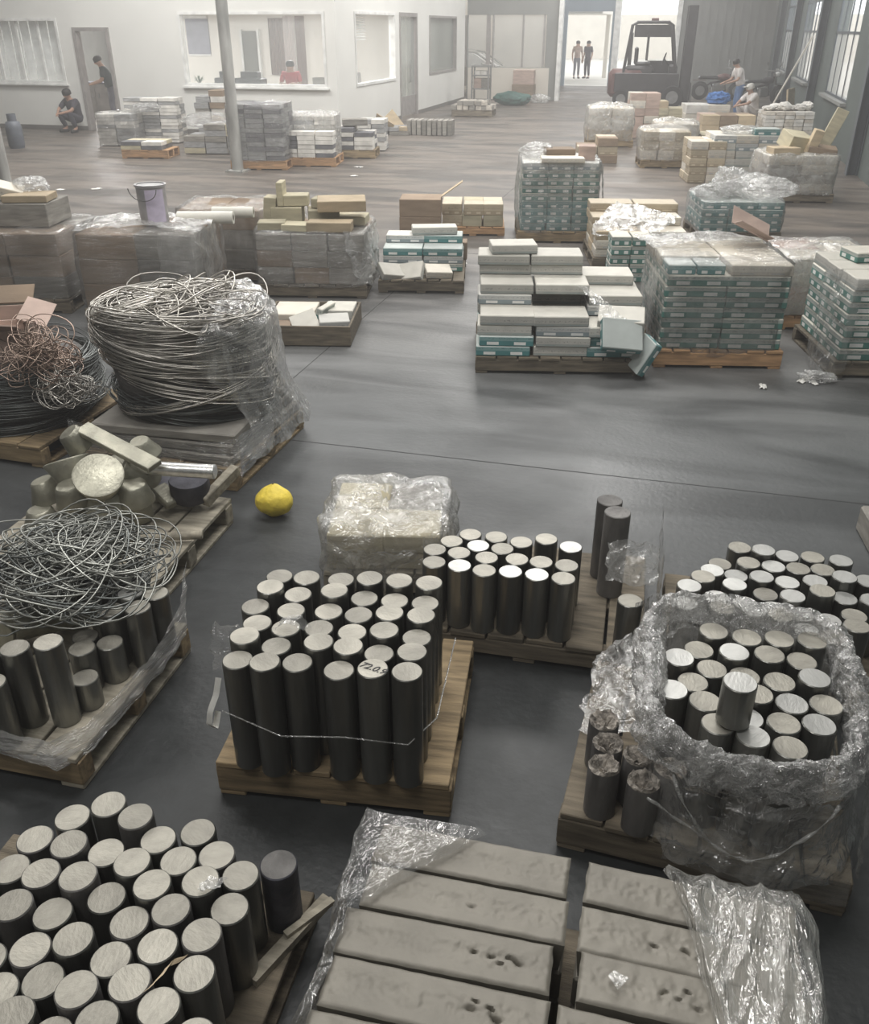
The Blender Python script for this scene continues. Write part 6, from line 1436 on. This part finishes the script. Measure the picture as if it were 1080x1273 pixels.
def person(label, loc, rz, pose, shirt, trous, group=None, cap=None, scale=1.0):
    P = {k: Vector(v) for k, v in POSES[pose].items()}
    t = thing('person', label, 'person', loc, rz, group); t.scale = (scale,) * 3
    mir = lambda v, s: Vector((v.x * s, v.y, v.z))
    V, Ed, Ra = [], [], []
    def add(v, r_, par=None):
        V.append(v); Ra.append(r_)
        if par is not None: Ed.append((par, len(V) - 1))
        return len(V) - 1
    pe = add(P['pelvis'], .095); sp_ = add(P['spine'], .095, pe); ch = add(P['chest'], .12, sp_); nk = add(P['neck'], .055, ch); hd = add(P['head'], .082, nk); cr = add(P['crown'], .085, hd)
    fw = (P['head'] - P['neck']).cross(Vector((1, 0, 0))).normalized()
    if fw.y > 0: fw = -fw
    add(P['head'] + fw * .10 + Vector((0, 0, -.005)), .016, hd)                       # nose
    for s in (-1, 1): add(P['head'] + Vector((s * .088, .01, .0)), .016, hd)          # ears
    for s in (-1, 1):
        sh = add(mir(P['sh'], s), .062, ch); el = add(mir(P['el'], s), .043, sh); wr = add(mir(P['wr'], s), .029, el); ha = add(mir(P['hd'], s), .034, wr)
        d = (mir(P['hd'], s) - mir(P['wr'], s)).normalized(); side = d.cross(Vector((0, .3, 1))).normalized()
        for k, (off, ln) in enumerate(((-.027, .062), (-.009, .075), (.009, .078), (.027, .066))):
            b = mir(P['hd'], s) + side * off + d * .03; m1 = add(b, .010, ha); m2 = add(b + d * ln * .6 + Vector((0, 0, -.008)), .009, m1); add(b + d * ln + Vector((0, 0, -.026)), .008, m2)
        th = add(mir(P['hd'], s) + side * .035 * (1 if s > 0 else -1) - d * .01, .011, ha); add(mir(P['hd'], s) + side * .055 * (1 if s > 0 else -1) + d * .035, .009, th)
        hp = add(mir(P['hip'], s), .055, pe); kn = add(mir(P['kn'], s), .05, hp); an = add(mir(P['an'], s), .04, kn); add(mir(P['to'], s), .036, an)
    link('body', skin_mesh('body', V, Ed, Ra, M_SKIN), t)
    V, Ed, Ra = [], [], []
    pe = add(P['pelvis'].lerp(P['spine'], -.18), .172); pm_ = add(P['pelvis'].lerp(P['spine'], .45), .162, pe); sp_ = add(P['spine'], .15, pm_); ch = add(P['chest'], .16, sp_); add(P['chest'].lerp(P['neck'], .6), .075, ch)
    for s in (-1, 1): sh = add(mir(P['sh'], s), .082, ch); el = add(mir(P['sh'], s).lerp(mir(P['el'], s), .85), .062, sh)
    link('shirt', skin_mesh('shirt', V, Ed, Ra, shirt), t)
    V, Ed, Ra = [], [], []
    pe = add(P['pelvis'].lerp(P['spine'], .35), .152); p2 = add(P['pelvis'], .158, pe)
    for s in (-1, 1): hp = add(mir(P['hip'], s).lerp(mir(P['kn'], s), .12), .102, p2); kn = add(mir(P['kn'], s), .076, hp); an = add(mir(P['kn'], s).lerp(mir(P['an'], s), .92), .06, kn)
    link('trousers', skin_mesh('trousers', V, Ed, Ra, trous), t)
    for s in (-1, 1):
        f = MB(); a_, b_ = mir(P['an'], s), mir(P['to'], s); c_ = (a_ + b_) / 2; d = b_ - a_
        f.box((c_.x, c_.y - .01, .045), (.095, .26, .085), rz=math.atan2(d.y, d.x) + math.pi / 2, bev=.025, taper=.8); build('shoe', f, M_SHOE, t, smooth=60)
    f = MB(); up = (P['crown'] - P['neck']).normalized(); rot = Vector((0, 0, 1)).rotation_difference(up).to_euler()
    f.lathe([(.104, -.02), (.108, .03), (.098, .075), (.06, .108), (0, .118)], 18, P['head'] + Vector((0, .018, .02)), rot, sy=1.05); f.lathe([(.10, -.02), (.06, .0), (0, .01)], 18, P['head'] + Vector((0, .018, .03)), rot)
    build('hair' if not cap else 'cap', f, cap or M_HAIR, t, smooth=60)
    if cap:
        f = MB(); f.box(P['head'] + Vector((0, -.13, .045)), (.15, .11, .012), bev=.004); build('cap_peak', f, cap, t)
    return t
q = W(93, 164)
person('person in dark clothes squatting beside the open office doorway', (q.x, q.y + .05, 0), R(-15), 'squat', M_SHIRTD, M_TROUD)
person('person in dark green standing in the open office doorway', (WY(138, 120, 22.7).x, 22.7, 0), R(-55), 'lean', M_SHIRTG, M_TROUG)
xr = WY(362, 98, 23.15).x
t = thing('office_stool', 'tall stool under the person in red at the long office window', 'stool', (xr, 23.2, 0))
f = MB(); f.lathe([(0, .63), (.19, .63), (.2, .66), (.19, .69), (0, .69)], 20); build('seat', f, M_BLACK, t, smooth=40)
f = MB(); f.tube([(0, 0, .02), (0, 0, .64)], .03, 8); build('column', f, M_STEEL, t)
f = MB(); f.lathe([(0, 0), (.2, 0), (.2, .02), (0, .03)], 20); build('base', f, M_STEEL, t)
f = MB(); f.box((0, -.36, .13), (.5, .34, .26), bev=.01); build('footrest', f, M_BLACK, t)
person('person in a red top seated at the long office window', (xr, 23.15, .265), R(10), 'sit', M_RED, M_TROUD)
q = W(717, 97); person('person in pale clothes standing in the far bright doorway', (q.x, q.y - .5, 0), R(20), 'stand', M_CARDP, M_TROUG)
q = W(730, 97); person('person in dark clothes standing in the far bright doorway', (q.x, q.y - .5, 0), R(-30), 'stand', M_SHIRTD, M_TROUD)
q = W(913, 148); person('worker in a white shirt leaning over the far boxes', (q.x, q.y + .3, 0), R(-70), 'lean', M_SHIRTW, M_SHIRTB, scale=.92)
q = W(926, 152); person('worker in white with a pale cap crouching beside the brick stack', (q.x + .05, q.y - .2, 0), R(-60), 'squat', M_SHIRTW, M_SHIRTW, cap=M_WH1)
bundle('blue cloth bundle in the hands of the white-shirted worker', loc2((*o207, 0), ZR, (.84, .4, .603)), (.28, .25, .15), mat('blue_cloth', (.06, .16, .40), .8, bump=.4), 230, 5, .35, 0, 'cloth_bundle')['category'] = 'cloth'

# ================================================================== vehicles
def wheel(parent, x, y, z, r_, w_, rz=0):
    f = MB(); f.lathe([(r_ * .55, -w_ / 2), (r_ * .92, -w_ / 2), (r_, -w_ * .35), (r_, w_ * .35), (r_ * .92, w_ / 2), (r_ * .55, w_ / 2)], 26, rot=Euler((math.pi / 2, 0, rz)))
    o = build('wheel', f, M_RUB, parent, (x, y, z), smooth=40)
    f = MB(); f.lathe([(0, -w_ * .4), (r_ * .56, -w_ * .42), (r_ * .56, w_ * .42), (0, w_ * .4)], 20, rot=Euler((math.pi / 2, 0, rz))); build('rim', f, M_STEEL, o, smooth=40)
q = W(752, 135)
t = thing('forklift_truck', 'dark forklift truck parked before the open gateway', 'forklift', (q.x, q.y + .2, 0), R(4))
f = MB(); f.box((.55, .6, .72), (1.1, 1.1, .8), bev=.12); build('counterweight', f, M_FORKR, t, smooth=40)
f = MB(); f.box((1.45, .6, .50), (1.5, 1.05, .36), bev=.05); build('chassis', f, M_FORK, t)
f = MB(); f.box((.95, .6, 1.05), (.9, .9, .35), bev=.08); build('hood', f, M_FORK, t, smooth=40)
f = MB(); f.box((1.05, .6, 1.27), (.5, .5, .12), bev=.04); f.box((.82, .6, 1.5), (.12, .5, .5), bev=.04); build('seat', f, M_BLACK, t)
f = MB(); f.box((2.0, .6, .95), (.25, 1.0, .6), bev=.04); build('dashboard', f, M_FORK, t)
f = MB(); f.tube([(1.9, .6, 1.2), (1.7, .6, 1.42)], .025, 6); f.tube([(1.7 + .05 * math.sin(a), .6 + .18 * math.cos(a), 1.42 + .16 * math.sin(a)) for a in [k * .524 for k in range(12)]], .018, 6, closed=True); build('steering_wheel', f, M_BLACK, t)
for y in (.12, 1.08):
    f = MB(); f.tube([(.45, y, 1.0), (.62, y, 2.36), (.8, y, 2.44)], .045, 8); build('guard_post', f, M_FORK, t)
    f = MB(); f.tube([(2.1, y, .9), (1.85, y, 2.36), (1.7, y, 2.44)], .045, 8); build('guard_post', f, M_FORK, t)
    f = MB(); f.tube([(.75, y, 2.44), (1.75, y, 2.44)], .045, 8); build('guard_rail', f, M_FORK, t)
for k in range(6): f = MB(); f.tube([(.8 + .18 * k, .12, 2.44), (.8 + .18 * k, 1.08, 2.44)], .025, 6); build('guard_bar', f, M_FORK, t)
f = MB(); f.box((1.3, .6, 2.51), (.22, .2, .1), bev=.02); build('beacon', f, M_FORKR, t)
for y in (.25, .95):
    f = MB(); f.box((2.42, y, 1.50), (.30, .12, 2.8), bev=.01); build('mast_upright', f, M_FORK, t)
for z in (.4, 1.2, 2.0, 2.55): f = MB(); f.box((2.44, .6, z), (.26, .7, .16)); build('mast_crossbar', f, M_FORK, t)
f = MB(); f.tube([(2.5, .6, .3), (2.5, .6, 2.3)], .05, 8); build('lift_cylinder', f, M_STEEL, t)
f = MB(); f.box((2.58, .6, .5), (.06, 1.0, .5)); build('fork_carriage', f, M_FORK, t)
for y in (.3, .9): f = MB(); f.box((2.64, y, .35), (.05, .12, .6)); f.box((3.15, y, .07), (1.05, .12, .05)); build('fork', f, M_STEEL, t)
f = MB(); f.box((1.15, .6, 1.75), (.06, .9, .75)); build('cab_back_panel', f, M_FORK, t)
f = MB(); f.box((.62, 1.05, 1.6), (.12, .05, 1.1)); f.box((1.3, 1.07, 2.2), (1.2, .04, .35)); f.box((1.65, 1.06, 1.15), (.9, .04, .4)); build('cab_side_panel', f, M_FORK, t)
f = MB(); f.box((1.2, .03, .75), (2.0, .06, .55), bev=.02); build('side_skirt', f, M_FORK, t)
for (x, y, r_) in ((.45, .1, .27), (.45, 1.1, .27), (2.05, .08, .34), (2.05, 1.12, .34)): wheel(t, x, y, r_, r_, .24)
f = MB(); f.box((.02, .6, .75), (.03, .8, .1)); build('tail_panel', f, M_STEEL, t)
# silver car behind the partition
t = thing('car', 'silver car parked behind the glazed partition', 'car', (-10.4, 36.4, 0), 0)
def car_loft(prof, y0, y1, tp):
    f = MB(); n = len(prof); secs = [(y0, tp), (y0 + .12, 1.0 if tp == 1 else (1 + tp) / 2 + .0), ((y0 + y1) / 2, 1.0), (y1 - .12, 1.0 if tp == 1 else (1 + tp) / 2), (y1, tp)]
    cxm = sum(p[0] for p in prof) / n; czm = min(p[1] for p in prof)
    f.grid(lambda u, v: (lambda p, s: (cxm + (p[0] - cxm) * s[1], s[0], czm + (p[1] - czm) * (s[1] if tp < 1 else 1)))(prof[round(u * n) % n], secs[round(v * 4)]), n, 4, closed_u=True)
    for e, sgn in ((0, 1), (4, -1)):
        ids = [e * n + k for k in range(n)]; f.f.append(tuple(ids if sgn > 0 else ids[::-1])); f.m.append(0)
    return f
low = [(0.0, .35), (0, .7), (.1, .92), (.6, 1.0), (1.2, 1.02), (3.0, 1.0), (3.6, .93), (4.1, .82), (4.3, .62), (4.3, .35)]
build('body', car_loft(low, 0, 1.75, .97), M_CAR, t, smooth=40)
top = [(.35, .98), (.75, 1.35), (1.2, 1.5), (1.9, 1.52), (2.4, 1.45), (3.15, 1.0)]
build('cabin_glass', car_loft(top, .12, 1.63, .9), M_CARG, t, smooth=30)
f = MB()
for y in (.15, 1.60): f.tube([(.35, y, .99), (.75, y, 1.36), (1.2, y, 1.51), (1.9, y, 1.53), (2.4, y, 1.46), (3.15, y, 1.01)], .035, 6); f.tube([(1.6, y, 1.0), (1.6, y, 1.52)], .035, 6)
f.box((1.6, .875, 1.52), (1.2, 1.3, .04), bev=.015); build('roof', f, M_CAR, t)
for (x, y) in ((.8, .08), (.8, 1.67), (3.4, .08), (3.4, 1.67)): wheel(t, x, y, .32, .32, .2)
f = MB(); f.box((4.2, .2, .72), (.2, .3, .12), bev=.03); build('headlamp', f, M_FRAME, t); f = MB(); f.box((4.2, 1.55, .72), (.2, .3, .12), bev=.03); build('headlamp', f, M_FRAME, t)
f = MB(); f.box((2.75, -.1, 1.08), (.18, .16, .12), bev=.03); build('mirror', f, M_CAR, t)
# motorcycles by the end wall
def motorcycle(loc, rz, paint, lab):
    t = thing('motorcycle', lab, 'motorcycle', loc, rz)
    wheel(t, 0, 0, .3, .3, .1); wheel(t, 1.3, 0, .3, .3, .1)
    f = MB(); f.tube([(0, 0, .3), (.35, 0, .55), (.85, 0, .62), (1.05, 0, .85)], .035, 6); f.tube([(.35, 0, .55), (.55, 0, .28), (.9, 0, .3), (.85, 0, .62)], .03, 6); build('frame', f, M_FORK, t)
    f = MB(); f.tube([(1.3, 0, .3), (1.02, 0, .95)], .04, 6); build('front_fork', f, M_STEEL, t)
    f = MB(); f.box((.62, 0, .38), (.4, .26, .3), bev=.05); build('engine', f, M_STEEL, t)
    f = MB(); f.lathe([(0, -.24), (.1, -.2), (.15, 0), (.12, .18), (0, .25)], 14, (.78, 0, .74), Euler((0, math.pi / 2, 0)), sx=.8); build('fuel_tank', f, paint, t, smooth=60)
    f = MB(); f.box((.25, 0, .72), (.7, .25, .1), bev=.04); build('seat', f, M_BLACK, t)
    f = MB(); f.tube([(.92, -.36, 1.02), (1.0, -.12, 1.02), (1.0, .12, 1.02), (.92, .36, 1.02)], .018, 6); build('handlebar', f, M_STEEL, t)
    for s in (-1, 1):
        f = MB(); f.tube([(.96, s * .26, 1.02), (.98, s * .32, 1.2)], .008, 5); f.lathe([(0, -.01), (.055, -.008), (.055, .008), (0, .01)], 12, (.98, s * .33, 1.24), Euler((0, math.pi / 2, 0))); build('mirror', f, M_STEEL, t)
    f = MB(); f.lathe([(0, -.05), (.07, -.03), (.085, .05), (0, .06)], 14, (1.14, 0, .92), Euler((0, math.pi / 2, 0))); build('headlamp', f, M_FRAME, t, smooth=60)
    f = MB(); f.box((1.3, 0, .63), (.45, .12, .02), bev=.005); f.box((-.05, 0, .64), (.45, .14, .02), bev=.005); build('mudguard', f, paint, t)
q = W(925, 131); motorcycle((q.x, q.y, 0), R(35), M_FORK, 'dark motorcycle parked behind the workers near the windows')
q = W(868, 124); motorcycle((q.x, q.y, 0), R(10), M_FORKR, 'reddish motorcycle parked beyond the forklift mast')
